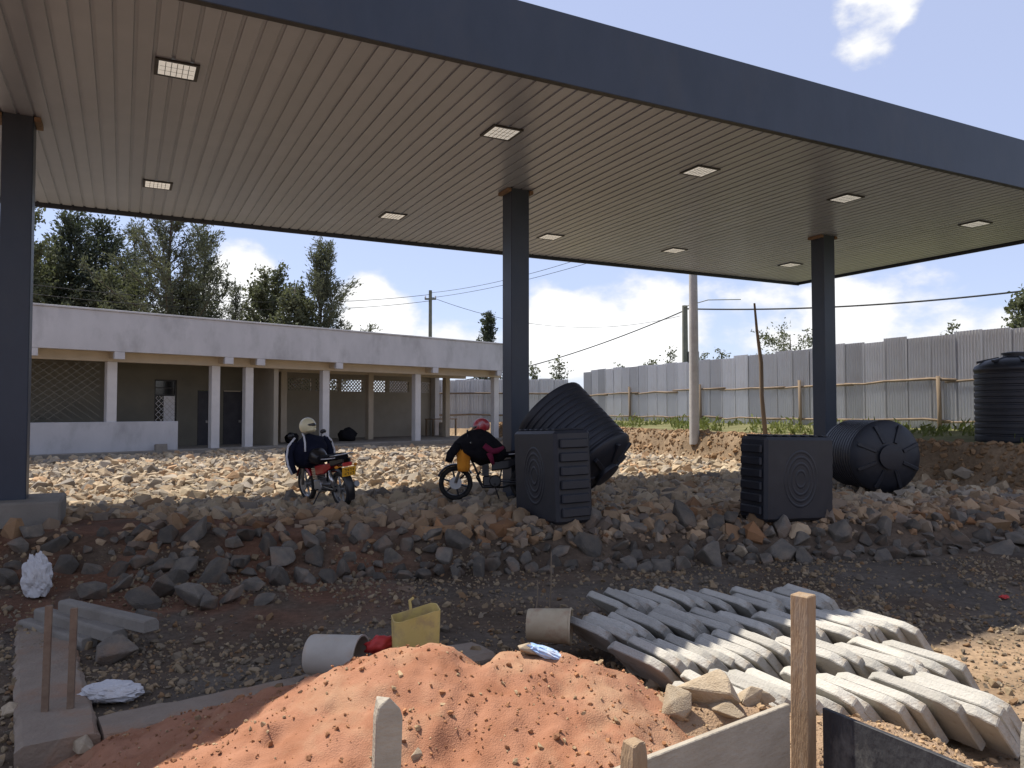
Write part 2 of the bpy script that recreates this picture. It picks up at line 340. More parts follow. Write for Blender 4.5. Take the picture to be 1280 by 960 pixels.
blend(sandy, sstep(-.1, .5, 7.2+.35*(xf-4)-yf)*sstep(1.8, 2.8, xf))
blend(tan, sstep(0, 1, yf-edge-1-1.6*sstep(-.6, -2.8, xf)))
blend(sandy, sstep(5.6, 5.1, yf)*sstep(.5, .9, xf)*.9)
sb = (xf-E0.x)*EN.x+(yf-E0.y)*EN.y
blend(np.array([.23, .165, .105]), sstep(-.7, -.3, sb)); blend(grs, sstep(.2, 1.0, sb+.4*nB)*.8)
ground = put('ground', mesh_np('ground', np.stack([xf, yf, zf], 1), FQ, 'earth', colr, 'soil', True)); tag(ground, kind='structure')

# ------------------------------------------------------------------ canopy
CZ = 5.70
U0, U1, V0, V1 = -14.2, 12.75, -4.50, 4.92          # relative to MID along CU / CV
can = thing('canopy', 'long navy steel canopy with pale strip ceiling over the forecourt', 'canopy', MID, CROT)
pw = .2
m = MB(); m.add([(0, V0+.04, 0), (.155, V0+.04, 0), (.155, V1-.04, 0), (0, V1-.04, 0), (.165, V0+.04, .016), (.165, V1-.04, .016), (.2, V0+.04, .016), (.2, V1-.04, .016), (-.0, V0+.04, .016), (0, V1-.04, .016)],
    [(0, 3, 2, 1), (1, 2, 5, 4), (4, 5, 7, 6), (0, 8, 9, 3)])
pm = m.mesh('ceiling_panel', 'ceil')
n = int((U1-U0-.08)/pw)
for i in range(n): put('ceiling_panel', pm, can, (U0+.04+i*pw, 0, CZ+random.uniform(-.002, .002)))
MB().box((U0, V0-.03, CZ-.045), (U1, V0+.02, CZ+.84)).build('front_fascia', 'navy', can, bevel=.006)
MB().box((U0, V1-.02, CZ-.085), (U1, V1+.03, CZ+.84)).build('back_fascia', 'navy', can, bevel=.006)
MB().box((U1+.002, V0-.03, CZ-.06), (U1+.05, V1+.03, CZ+.84)).build('end_fascia', 'navy', can, bevel=.006)
MB().box((U0-.05, V0-.03, CZ-.06), (U0-.002, V1+.03, CZ+.84)).build('end_fascia', 'navy', can, bevel=.006)
MB().box((U0+.01, V0-.034, CZ-.05), (U1-.01, V0+.06, CZ-.046)).build('edge_trim', 'steelp', can)
m = MB(); m.add([(U0, V0, CZ+.8), (U1, V0, CZ+.8), (U1, V1, CZ+.8), (U0, V1, CZ+.8)], [(0, 1, 2, 3)]); m.build('roof_sheet', 'zinc', can)
cols = [(-7.78, 0), (0, 0), (8.1, 0)]
cwid = .185
cm = MB().box((-cwid, -cwid, -.6), (cwid, cwid, CZ+.03)).mesh('column', 'navy', bevel=.012)
cap = MB().box((-.27, -.20, CZ-.07), (-.187, .20, CZ-.005)).box((.187, -.20, CZ-.07), (.27, .20, CZ-.005)).box((-.15, .187, CZ-.05), (.15, .25, CZ-.008)).mesh('bracket', 'rust', bevel=.008)
for i, (u, v) in enumerate(cols):
    c = put('column', cm, can, (u, v, 0))
    put('bracket', cap, c)
MB().box((-.62, -.62, -.55), (.62, .62, .43)).build('column_base', 'conc', can, bevel=.025, loc=(-7.78, 0, 0))
# recessed lights
lights = [((221, 87), 'front row, first from the left column'), ((627, 166), 'front row, just ahead of the middle column'), ((875, 214), 'front row, between middle and right columns'),
 ((1057, 248), 'front row, beside the right column'), ((1219, 280), 'front row, nearest the far end'), ((197, 231), 'back row, nearest the left column'),
 ((491, 270), 'back row, left of the middle column'), ((688, 296), 'back row, just right of the middle column'), ((843, 313), 'back row, second right of the middle column'), ((988, 331), 'back row, left of the right column')]
fr = MB().box((-.24, -.24, -.012), (.24, -.20, .01)).box((-.24, .20, -.012), (.24, .24, .01)).box((-.24, -.198, -.011), (-.20, .198, .01)).box((.20, -.198, -.011), (.24, .198, .01)).mesh('frame', 'steelp')
le = MB().box((-.198, -.198, -.010), (.198, .198, .006)).mesh('lens', 'lens')
gr = MB()
for k in range(1, 6): gr.box((-.188+k*.063-.004, -.188, -.013), (-.188+k*.063+.004, .188, -.0105))
for k in range(1, 3): gr.box((-.187, -.188+k*.125-.004, -.0145), (.187, -.188+k*.125+.004, -.0135))
grm = gr.mesh('lens_bar', 'alloy')
for (p, lb) in lights:
    q = onz(p[0], p[1], CZ-.01)
    t = thing('ceiling_light', 'square recessed canopy light in the '+lb, 'light', q, CROT, 'recessed lights in the canopy ceiling')
    put('frame', fr, t); l = put('lens', le, t); put('lens_bar', grm, l)

# ------------------------------------------------------------------ building
BU = Vector((.708, .706, 0)); BN = Vector((.706, -.708, 0)); BP = Vector((-15.86, 24.1, 0)); BROT = math.atan2(BU.y, BU.x)
def bu(px, py, back):                       # pixel column -> building coordinate along the front, on a plane set back
    d = ray(px, py); p0 = BP-BN*back; t = (p0-Vector((0, 0, EYE))).dot(BN)/d.dot(BN); q = Vector((0, 0, EYE))+d*t
    return (q-BP).dot(BU), q.z
bld = thing('building', 'long single-storey white building with open veranda and tall blank parapet', 'building', BP, BROT)
# local frame: x along the front, y backwards, z up
LB, RB = -4.5, 22.3
BEND = RB
MB().box((LB, 0, 3.66), (RB, .18, 5.03)).build('parapet', 'white', bld, bevel=.01)
MB().box((LB, -.04, 5.032), (RB, .24, 5.10)).build('coping', 'white', bld, bevel=.01)
MB().box((LB, .182, 3.70), (RB, 7.2, 3.86)).build('roof_slab', 'cream', bld)
MB().box((LB, .62, 3.34), (RB-.1, .92, 3.698)).build('beam', 'cream', bld, bevel=.008)
MB().box((LB, .2, -.4), (RB+.1, 7.2, .17)).build('plinth', 'conc', bld, bevel=.02)
for px in (40, 150, 287, 327, 425, 545, 625):
    u, _ = bu(px, 440, 0)
    MB().box((u-.17, .005, 3.40), (u+.17, .16, 3.658)).build('beam_end', 'white', bld, bevel=.008)
    MB().box((u-.15, .165, 3.44), (u+.15, .618, 3.69)).build('bracket_beam', 'cream', bld)
for px in (-60, 140, 270, 312, 408, 523, 621):
    u, _ = bu(px, 500, .62); MB().box((u-.165, .63, .1), (u+.165, .93, 3.338)).build('column', 'white2', bld, bevel=.012)
u1, _ = bu(222, 540, .6)
MB().box((LB, .56, -.2), (u1, .78, 1.22)).build('low_wall', 'white', bld, bevel=.012)
# left rooms: wall with lattice window and doors
W = 3.0
uw, _ = bu(309, 500, 1.2)
segs = []
du0, _ = bu(247, 500, W); du1, _ = bu(263, 500, W); wu0, _ = bu(193, 500, W); wu1, _ = bu(221, 500, W); eu0, _ = bu(279, 500, W); eu1, _ = bu(304, 500, W)
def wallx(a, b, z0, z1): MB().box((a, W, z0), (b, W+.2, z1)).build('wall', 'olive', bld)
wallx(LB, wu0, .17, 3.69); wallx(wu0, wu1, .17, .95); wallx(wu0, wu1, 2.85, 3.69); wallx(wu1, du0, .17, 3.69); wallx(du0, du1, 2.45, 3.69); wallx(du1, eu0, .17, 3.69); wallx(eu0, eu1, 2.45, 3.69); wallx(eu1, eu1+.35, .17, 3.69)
MB().box((eu1+.352, .95, .17), (eu1+.55, 7.0, 3.69)).build('partition_wall', 'beige', bld)
for a, b in ((du0, du1), (eu0, eu1)):
    dd = MB().box((a+.05, W+.08, .18), (b-.05, W+.13, 2.42)).build('door', 'darkdoor', bld)
    MB().box((a, W+.02, .18), (a+.048, W+.16, 2.449)).box((b-.048, W+.02, .18), (b, W+.16, 2.449)).build('door_frame', 'steelp', dd)
    MB().box((b-.16, W+.04, 1.1), (b-.08, W+.078, 1.2)).build('handle', 'alloy', dd)
wn = MB().box((wu0, W+.05, .952), (wu0+.06, W+.15, 2.848)).box((wu1-.06, W+.05, .952), (wu1, W+.15, 2.848)).box((wu0+.061, W+.05, .952), (wu1-.061, W+.15, 1.01)).box((wu0+.061, W+.05, 2.79), (wu1-.061, W+.15, 2.848)).box((wu0+.061, W+.05, 2.2), (wu1-.061, W+.14, 2.25)).box((wu0+.061, W+.05, 2.5), (wu1-.061, W+.14, 2.54)).build('window', 'steelp', bld)
MB().box((wu0+.061, W+.09, 1.01), (wu1-.061, W+.10, 2.79)).build('pane', 'visor', wn)
wc = (wu0+wu1)/2
MB().box((wc-.05, W+.055, 1.012), (wc+.38, W+.08, 2.19)).build('curtain', 'stripe', wn)
lat = MB()
for k in range(-7, 12):
    for s in (1, -1):
        z0 = 1.01+k*.22; a = Vector((wu0+.06, W+.03, z0)); b = Vector((wu1-.06, W+.03, z0+s*(wu1-wu0-.12)*1.0))
        pts = []
        for t in np.linspace(0, 1, 12):
            q = a.lerp(b, t)
            if 1.0 < q.z < 2.2: pts.append(q)
        if len(pts) > 1: lat.tube(pts, .012, 4)
lat.build('lattice', 'white2', wn)
# wire mesh in the first bay
ms = MB(); ua = LB+.2; ub, _ = bu(133, 500, .7)
for k in range(-16, 30):
    for s in (1, -1):
        z0 = 1.22+k*.25; pts = []
        for t in np.linspace(ua, ub-.2, 70):
            zq = z0+s*(t-ua)*.75 if s == 1 else z0-(t-ua)*.75+6
            if 1.23 < zq < 3.33: pts.append((t, .74, zq))
        if len(pts) > 1: ms.tube(pts, .010, 4)
ms.build('wire_mesh', 'olive', bld)
# open veranda on the right: back wall with openings along the top
D2 = 6.2
ul = eu1+.56
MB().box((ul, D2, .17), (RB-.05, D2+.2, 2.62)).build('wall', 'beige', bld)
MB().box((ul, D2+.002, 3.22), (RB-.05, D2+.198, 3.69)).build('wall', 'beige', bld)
nb = 8
for k in range(nb+1):
    a = ul+(RB-.4-ul)*k/nb
    MB().box((a, D2+.004, 2.622), (a+.22, D2+.196, 3.218)).build('pier', 'beige', bld)
    if k < nb:
        g = MB(); b0 = a+.22; b1 = ul+(RB-.4-ul)*(k+1)/nb
        for q in np.arange(-.6, b1-b0, .19):
            for s in (1, -1):
                p = []
                for t in np.linspace(0, .6, 7):
                    xx = b0+q+t if s == 1 else b0+q+.6-t
                    if b0 <= xx <= b1: p.append((xx, D2+.1, 2.62+t))
                if len(p) > 1: g.tube(p, .032, 4)
        if g.v: g.build('vent_grille', 'beige', bld)
for px in (355, 464, 560):
    u, _ = bu(px, 510, 3.4); MB().box((u-.15, 3.4, .17), (u+.15, 3.7, 3.69)).build('column', 'cream', bld, bevel=.01)
MB().box((ul, 3.42, 3.36), (RB-.1, 3.68, 3.69)).build('inner_beam', 'cream', bld)
u, _ = bu(584, 510, 6.1); MB().box((RB-.36, 5.8, .172), (RB-.05, 6.19, 3.69)).build('column', 'white2', bld)
def bpt(u, back, z): return BP+BU*u-BN*back+Vector((0, 0, z))
# things standing on the veranda
ut, _ = bu(553, 520, 4.9)
t = thing('work_table', 'rough wooden table against the veranda back wall', 'table', bpt(ut, 5.0, .17), BROT)
MB().box((-.9, -.35, .92), (.9, .35, .98)).build('tabletop', 'wood', t)
for sx in (-1, 1):
    for sy in (-1, 1): MB().box((sx*.82-.04, sy*.3-.04, 0), (sx*.82+.04, sy*.3+.04, .918)).build('leg', 'wood', t)
t = thing('white_drum', 'pale drum standing in front of the veranda table', 'drum', bpt(ut-.35, 4.3, .17), BROT)
MB().lathe([(.3, 0), (.31, .25), (.30, .26), (.31, .5), (.30, .51), (.30, .74)], 24).build('barrel', 'bplast', t, smooth='auto'); MB().lathe([(.28, .74), (.28, .77), (.1, .78)], 24).build('lid', 'bplast2', t)
ux, _ = bu(330, 545, 2.6)
for k, (dx, s, nm, lb) in enumerate(((0, .5, 'cement_sack', 'dark slumped sack on the veranda floor left of inner column'), (1.2, .45, 'cement_sack', 'dark slumped sack on the veranda floor right of inner column'), (4.2, .62, 'cement_sack', 'tall dark sack leaning behind the veranda column by the motorcycle'))):
    p = bpt(ux+dx, 2.2+.2*k, .17+s*.42); o = MB().blob((0, 0, 0), s*.7, s*.5, s*.6, .25, 2, k, cut=-s*.42).build(nm, 'blackcloth', smooth=True, loc=p); tag(o, lb, 'sack', 'sacks on the veranda')
uc, _ = bu(201, 562, .3)
o = MB().box((-.2, -.1, 0), (.2, .1, .4)).build('concrete_block', 'conc', loc=bpt(uc, .25, .0), rot=(R(-8), 0, BROT), bevel=.01); tag(o, 'single grey concrete block leaning on the low white wall', 'block')

# ------------------------------------------------------------------ corrugated fence
FA = Vector((13.3, 21.7, 0)); FB = Vector((4.4, 43.3, 0)); FD = (FB-FA).normalized()
fz = lambda s: 1.03-.03*s/23
fence = thing('iron_sheet_fence', 'grey corrugated iron sheet fence on poles along the earth bank', 'fence', (0, 0, 0))
def sheet(h):
    nw = 9; per = 4; wd = .88; V = []; Fq = []
    for i in range(nw*per+1):
        xx = wd*i/(nw*per); yy = .032*math.cos(2*math.pi*i/per)
        V += [(xx, yy, 0), (xx, yy, h)]
    for i in range(nw*per): Fq.append((2*i, 2*i+2, 2*i+3, 2*i+1))
    m = MB(); m.add(V, Fq); return m.mesh('sheet', 'zinc', smooth=True)
shm = [sheet(2.88), sheet(2.91), sheet(2.86)]
sl_ = (FB-FA).length
k = 0; s = -6.0
frot = math.atan2(FD.y, FD.x)
hoff = 0
while s < sl_-.3:
    p = FA+FD*s; b = fz(max(s, 0))
    if k % 5 == 0: hoff = random.uniform(-.05, .05)
    o = put('sheet', shm[k % 3], fence, (p.x+EN.x*random.uniform(-.012, .012), p.y, b-.05+hoff+random.uniform(-.025, .025)), (R(random.uniform(-.6, .6)), R(random.uniform(-.25, .25)), frot+R(random.uniform(-.4, .4))))
    s += .83; k += 1
def rail(s0, s1, h, nm='rail', r=.045, off=.07):
    pts = []; nn = max(4, int((s1-s0)/.8))
    for i in range(nn+1):
        s = s0+(s1-s0)*i/nn; p = FA+FD*s-EN*off; pts.append((p.x, p.y, fz(max(s, 0))+h+random.uniform(-.03, .03)+.06*math.sin(i*.9)*0.4))
    MB().tube(pts, [r*(1-.35*i/nn) for i in range(nn+1)], 7).build(nm, 'wood', fence, smooth=True)
s = -5.5
while s < sl_-1:
    l = random.uniform(3.2, 4.6); dh = random.uniform(-.06, .06)
    rail(s, min(s+l, sl_), 1.52+dh); rail(s+.2, min(s+l+.3, sl_), .30+dh*.6, r=.04, off=.08); s += l-.35
s = -4.
while s < sl_-1:
    p = FA+FD*s-EN*.17; MB().tube([(p.x, p.y, .7), (p.x+.02, p.y, 1.6), (p.x, p.y+.02, fz(max(s, 0))+random.uniform(1.55, 1.85))], .06, 8).build('post', 'wood', fence, smooth=True); s += random.uniform(4.5, 6.5)
fence2 = thing('iron_sheet_fence', 'far run of corrugated iron fence seen through the end of the building', 'fence', (0, 0, 0))
for k in range(13):
    p = Vector((3.3-k*.83, 44.6+k*.10, 0)); put('sheet', shm[k % 3], fence2, (p.x, p.y, .55+random.uniform(-.04, .04)), (R(random.uniform(-1.5, 1.5)), 0, math.pi-.1+R(random.uniform(-2, 2))))
for h in (.75, 2.0): MB().tube([(3.6-k*1.5, 44.35+k*.18, .6+h+random.uniform(-.05, .05)) for k in range(8)], .05, 7).build('rail', 'wood', fence2, smooth=True)

# ------------------------------------------------------------------ poles and wires
q = atd(868, 533, 25.5)
o = MB().tube([(0, 0, -.6), (0, 0, 3.5), (-.01, 0, 8.5)], [.165, .15, .115], 12).build('concrete_pole', 'polec', loc=(q.x, q.y, q.z), smooth='auto'); tag(o, 'tall pale concrete pole at the edge of the earth bank', 'pole')
PW = atd(856, 382, 44)
t = thing('wooden_pole', 'short dark wooden utility pole behind the fence, beside the concrete pole', 'pole', (PW.x, PW.y, 0))
MB().tube([(0, 0, 0), (0, 0, PW.z)], [.2, .16], 10).build('shaft', 'poleg', t, smooth='auto'); MB().box((.15, -.25, 3.9), (.75, .25, 5.0)).build('meter_box', 'alloy', t)
MB().tube([(-.1, -.2, PW.z-.1), (1.3, -.2, PW.z+.3), (3.2, -.2, PW.z+.33)], .025, 6).build('bracket_arm', 'poleg', t)
PQ = atd(538, 363, 60)
t = thing('utility_pole', 'green treated utility pole rising behind the building roof', 'pole', (PQ.x, PQ.y, 0))
MB().tube([(0, 0, 0), (0, 0, PQ.z)], [.17, .13], 10).build('shaft', 'poleg', t, smooth='auto')
MB().box((-.45, -.06, PQ.z-.75), (.45, .06, PQ.z-.62)).build('crossarm', 'poleg', t)
for sx in (-.4, .4): MB().lathe([(.05, PQ.z-.62), (.07, PQ.z-.5), (.03, PQ.z-.42)], 8, Matrix.Translation((sx, 0, 0))).build('insulator', 'stripe', t)
def wire(a, b, sag, lb, r=.02):
    pts = [a.lerp(b, i/24)-Vector((0, 0, sag*4*(i/24)*(1-i/24))) for i in range(25)]
    o = MB().tube(pts, r, 5).build('overhead_wire', 'wire'); tag(o, lb, 'wire', 'overhead wires')
wire(atd(858, 386, 44), atd(1420, 345, 34), .5, 'thick dark cable running from the wooden pole across to the right', .045)
wire(atd(856, 388, 44), atd(560, 478, 58), .6, 'cable sloping down left from the wooden pole above the fence', .035)
wire(atd(538, 371, 60), atd(850, 395, 62), 1.6, 'thin wire sagging between the utility pole and the wooden pole', .018)
wire(atd(538, 366, 60), atd(730, 322, 45), .3, 'upper thin wire leaving the utility pole to the right', .016)
wire(atd(540, 372, 60), atd(770, 318, 44), .3, 'lower thin wire leaving the utility pole to the right', .016)
wire(atd(-20, 348, 38), atd(538, 368, 60), .9, 'upper pale wire crossing in front of the left trees', .02)
wire(atd(-20, 360, 38), atd(538, 376, 60), .9, 'lower pale wire crossing in front of the left trees', .02)
a = atd(943, 379, 22); b = atd(958, 545, 22)
o = MB().tube([b-Vector((0, 0, .3)), b.lerp(a, .3)+Vector((-.03, 0, 0)), b.lerp(a, .55)+Vector((.04, 0, 0)), b.lerp(a, .8), a], [.07, .06, .06, .04, .03], 7).build('stick_pole', 'wood', smooth=True); tag(o, 'crooked thin stick standing on the bank in front of the fence', 'stick')

# ------------------------------------------------------------------ trees
def quads(cent, size, dirs, asp):
    n = len(cent); d = dirs/np.linalg.norm(dirs, axis=1)[:, None]
    r = rng.normal(size=(n, 3)); b = np.cross(d, r); b /= np.linalg.norm(b, axis=1)[:, None]+1e-9
    a = d*size[:, None]; b = b*(size*asp)[:, None]
    V = np.stack([cent-b*.25-a*.5, cent+b*.6, cent+b*.25+a*.5, cent-b*.6], 1).reshape(-1, 3)
    return V, np.arange(4*n).reshape(n, 4)
def tree(name, label, base, H, crown, style, matn, seed, dens=1.0, leaf=.32, group=None):
    rs = np.random.default_rng(seed); rd = random.Random(seed)
    t = thing(name, label, 'tree', base, rd.uniform(0, 6), group)
    tr = MB(); tw = .018*H+.03
    lean = Vector((rd.uniform(-.03, .03), rd.uniform(-.03, .03), 1))
    tp = [lean*(H*f)+Vector((rd.uniform(-1, 1), rd.uniform(-1, 1), 0))*.01*H*(f > 0) for f in np.linspace(0, .96, 8)]
    tr.tube(tp, [tw*(1-.9*f) for f in np.linspace(0, 1, 8)], 8)
    C = []; D = []
    nl = int({'casuarina': 46, 'cypress': 60, 'broad': 34, 'flat': 16, 'sapling': 20}[style])
    for i in range(nl):
        f = (i+.5)/nl
        if style == 'casuarina': h0 = .15+.83*f; ln = crown*(1.55-1.2*f**1.4)*rd.uniform(.45, 1.35); el = R(30+28*f+rd.uniform(-14, 14))
        elif style == 'cypress': h0 = .08+.9*f; ln = crown*(1.25-1.15*f)*rd.uniform(.5, 1.3)+.12; el = R(12+25*f+rd.uniform(-10, 10))
        elif style == 'flat': h0 = .55+.35*f; ln = crown*rd.uniform(.5, 1.1); el = R(rd.uniform(8, 30))
        elif style == 'sapling': h0 = .1+.85*f; ln = crown*(1.1-.8*f)*rd.uniform(.6, 1.2); el = R(rd.uniform(20, 60))
        else: h0 = .12+.75*f; ln = crown*(1.15-.55*abs(f-.35)*1.6)*rd.uniform(.6, 1.15); el = R(18+40*f+rd.uniform(-12, 12))
        az = i*2.399+rd.uniform(-.4, .4)
        p0 = lean*(H*h0*.97); d = Vector((math.cos(az)*math.cos(el), math.sin(az)*math.cos(el), math.sin(el)))
        p1 = p0+d*ln*.6; p2 = p1+(d+Vector((0, 0, .35))).normalized()*ln*.45
        tr.tube([p0, p1, p2], [tw*.28*(1.1-f*.8), tw*.16*(1.1-f*.8), .01], 5, cap=False)
        nt_ = int((8+ln*7.5)*dens)
        for j in range(nt_):
            g = rd.uniform(.2, 1.0) if style != 'flat' else rd.uniform(.5, 1)
            b0 = (p0.lerp(p1, g/.6) if g < .6 else p1.lerp(p2, (g-.6)/.4))
            sp = .10*crown+.22
            td = (d*.6+Vector((rd.gauss(0, .6), rd.gauss(0, .6), rd.gauss(.25, .4)))).normalized()
            tl = rd.uniform(.4, 1.0)*sp*2.0
            nn = 9
            tt = rs.uniform(0, 1, nn)
            c = np.array(b0)[None]+np.array(td)[None]*(tt*tl)[:, None]+rs.normal(size=(nn, 3))*(.07+.05*crown*.3)
            C.append(c); D.append(np.array(td)[None]+rs.normal(size=(nn, 3))*(.35 if style in ('casuarina', 'cypress') else .9))
    C = np.concatenate(C); D = np.concatenate(D); sz = rs.uniform(.5, 1.2, len(C))*leaf*.72
    V, Fq = quads(C, sz, D, .22 if style == 'casuarina' else (.35 if style == 'cypress' else .5))
    put('crown', mesh_np('crown', V, Fq, matn), t)
    tr.build('trunk', 'bark', t, smooth=True)
    return t
def plant_at(px, ytop, Y, z0=0.2): q = atd(px, ytop, Y); return (q.x, q.y, z0), q.z-z0
G = 'trees behind the building'
for (px, yt, Y, cr, st, mt, lb, nm, seed, dn, lf) in [
 (34, 248, 46, 2.6, 'broad', 'leafC', 'tall open tree at the far left beside the left column', 'eucalyptus_tree', 11, 1.1, .34),
 (92, 262, 50, 3.9, 'cypress', 'leafB', 'dense dark conifer with a spiky top, second from the left', 'cypress_tree', 12, 1.5, .42),
 (128, 270, 52, 4.2, 'cypress', 'leafB', 'dark spreading conifer between the spiky conifer and the tall feathery tree', 'cypress_tree', 13, 1.4, .42),
 (212, 238, 47, 3.3, 'casuarina', 'leafA', 'tallest feathery tree with a straight dark trunk behind the parapet', 'casuarina_tree', 14, 1.5, .42),
 (258, 285, 50, 2.5, 'casuarina', 'leafA', 'slender feathery tree just right of the tallest one', 'casuarina_tree', 15, 1.1, .4),
 (168, 285, 55, 2.6, 'casuarina', 'leafA', 'feathery tree just left of the tallest one', 'casuarina_tree', 16, 1.1, .4),
 (338, 334, 52, 2.9, 'broad', 'leafC', 'rounded bushy tree at the left of the right-hand clump', 'bushy_tree', 17, 1.7, .36),
 (400, 306, 50, 2.3, 'casuarina', 'leafA', 'leaning feathery tree at the right of the right-hand clump', 'casuarina_tree', 18, 1.8, .42),
 (60, 310, 49, 3.8, 'broad', 'leafC', 'low bushy tree in front of the dark conifers', 'bushy_tree', 19, 1.5, .36),
 (150, 335, 49, 3.4, 'broad', 'leafC', 'low bushy tree beneath the tallest feathery tree', 'bushy_tree', 20, 1.4, .36),
 (375, 352, 49, 2.2, 'broad', 'leafC', 'dense low tree at the foot of the right-hand clump', 'bushy_tree', 22, 1.7, .36),
 (238, 345, 48, 2.6, 'broad', 'leafC', 'low bush showing just above the parapet below the feathery trees', 'bushy_tree', 28, 1.1, .36),
 (295, 352, 55, 1.4, 'casuarina', 'leafA', 'thin wispy tree in the gap between the two clumps', 'casuarina_tree', 21, .8, .36)]:
    b, H = plant_at(px, yt, Y); tree(nm, lb, b, H, cr, st, mt, seed, dn, lf, G)
b, H = plant_at(606, 388, 70); tree('cypress_tree', 'small lone conifer above the right end of the building roof', b, H, 1.5, 'cypress', 'leafB', 23, 1.0, .42)
for (px, yt, Y, cr, st, lb, seed) in [(700, 446, 47, .9, 'sapling', 'bushy sapling poking over the gap in the far fence', 31), (668, 455, 47, .7, 'sapling', 'sapling beside the middle column over the fence', 32),
   (812, 448, 52, 1.1, 'broad', 'low bush over the fence left of the wooden pole', 33), (838, 432, 52, .6, 'sapling', 'thin sapling over the fence just left of the wooden pole', 34), (880, 438, 48, .5, 'sapling', 'thin sapling over the fence right of the concrete pole', 35),
   (906, 432, 48, .6, 'sapling', 'thin upright sapling left of the crooked stick', 36), (1188, 400, 36, .8, 'sapling', 'small leafy treetop over the fence left of the upright tank', 38), (778, 455, 50, .8, 'sapling', 'faint bush top over the middle of the fence', 39)]:
    b, H = plant_at(px, yt, Y); tree('sapling_tree', lb, b, H, cr, st, 'leafC', seed, .45, .26, 'treetops beyond the fence')
b, H = plant_at(985, 412, 38); tree('acacia_tree', 'flat-topped thorn tree over the fence beside the right column', b, H, 1.7, 'flat', 'leafC', 37, .9, .2)
b, H = plant_at(1292, 350, 34); tree('bushy_tree', 'leafy tree at the right edge above the upright tank', b, H, 1.5, 'broad', 'leafC', 40, 1.6, .3)

# ------------------------------------------------------------------ rocks
def rockproto(seed, flat):
    rd = random.Random(seed); bm = bmesh.new()
    for i in range(13):
        d = Vector((rd.gauss(0, 1), rd.gauss(0, 1), rd.gauss(0, 1))).normalized()
        bm.verts.new((d.x*.5*rd.uniform(.8, 1.1), d.y*.36*rd.uniform(.8, 1.15), d.z*.5*flat*rd.uniform(.8, 1.1)))
    r = bmesh.ops.convex_hull(bm, input=bm.verts); bmesh.ops.delete(bm, geom=[v for v in bm.verts if not v.link_faces], context='VERTS')
    bmesh.ops.triangulate(bm, faces=bm.faces); bm.verts.index_update()
    V = np.array([v.co[:] for v in bm.verts]); Fq = np.array([[v.index for v in f.verts] for f in bm.faces]); bm.free(); return V, Fq
protos = [rockproto(s, random.Random(s).uniform(.5, .95)) for s in range(26)]
def bigrock(seed, m='rock'):
    V, Fq = protos[seed % len(protos)]; mm = MB(); mm.add(V, Fq); me = mm.mesh('stone', m)
    bm = bmesh.new(); bm.from_mesh(me); bmesh.ops.bevel(bm, geom=list(bm.edges), offset=.02, segments=1, affect='EDGES'); bm.to_mesh(me); bm.free(); return me
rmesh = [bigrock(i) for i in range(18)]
def scatter(name, pts, sizes, m, tints, sink=.25):
    VV = []; FF = []; TT = []; k = 0
    n = len(pts); E = rng.uniform(0, 6.28, (n, 3)); E[:, :2] = rng.normal(0, .45, (n, 2))
    for i in range(n):
        V, Fq = protos[rng.integers(len(protos))]
        rm = np.array(Euler(E[i]).to_matrix()); P = (V*sizes[i])@rm.T+pts[i]+np.array([0, 0, sizes[i]*sink])
        VV.append(P); FF.append(Fq+k); TT.append(np.tile(tints[i], (len(V), 1))); k += len(V)
    return put(name, mesh_np(name, np.concatenate(VV), np.concatenate(FF), m, np.concatenate(TT)))
def rock_tints(n, warm=.5):
    base = np.array([[1.15, 1.02, .86], [.95, .93, .92], [.62, .62, .66], [1.0, .74, .54], [1.22, 1.14, 1.0]])
    pr = np.array([.38, .24, .12, .10, .16]); c = base[rng.choice(5, n, p=pr)]; return c*rng.uniform(.75, 1.12, (n, 1))
# field of broken stone on the platform (visible wedge only)
def field(n, d0, d1, dens_pow, xmar=.74):
    P = []
    while len(P) < n:
        d = d0+(d1-d0)*random.random()**dens_pow; x = random.uniform(-xmar, xmar)*d
        if d < 9.75+.19*x+.55: continue
        s = (x-E0.x)*EN.x+(d-E0.y)*EN.y
        if s > -.25+random.uniform(-.3, .1): continue
        lim = 9.75+.19*x+.55+1.9*max(0., min(1., (-.6-x)/2.2))+.5*mn.noise((x*.9, d*.9, 7.))
        if d < lim and random.random() < .88: continue
        fb = (Vector((x, d, 0))-BP).dot(BN)
        if fb < -.1: continue
        P.append((x, d))
    return np.array(P)
P = field(24000, 9.2, 33, 1.1); z = gz_arr(P[:, 0], P[:, 1])
sz = rng.gamma(3.2, .055, len(P)).clip(.06, .5)
dn = vnoise(P[:, 0], P[:, 1], .6, 51, 2)
soil = (sstep(3.4, 1.6, P[:, 1]-9.75-.19*P[:, 0]+1.2*dn)*rng.uniform(.5, 1, len(P)))[:, None]      # soil tint near the earth slope, also deepening the canopy shade on these stones
o = scatter('rubble', np.c_[P, z], sz, 'rockt', rock_tints(len(P))*(1-soil*(1-np.array([[.66, .52, .42]]))), .04); tag(o, 'field of pale broken stone spread over the platform', kind='stuff')  # soil here holds both the soil tint and the deepened canopy shade
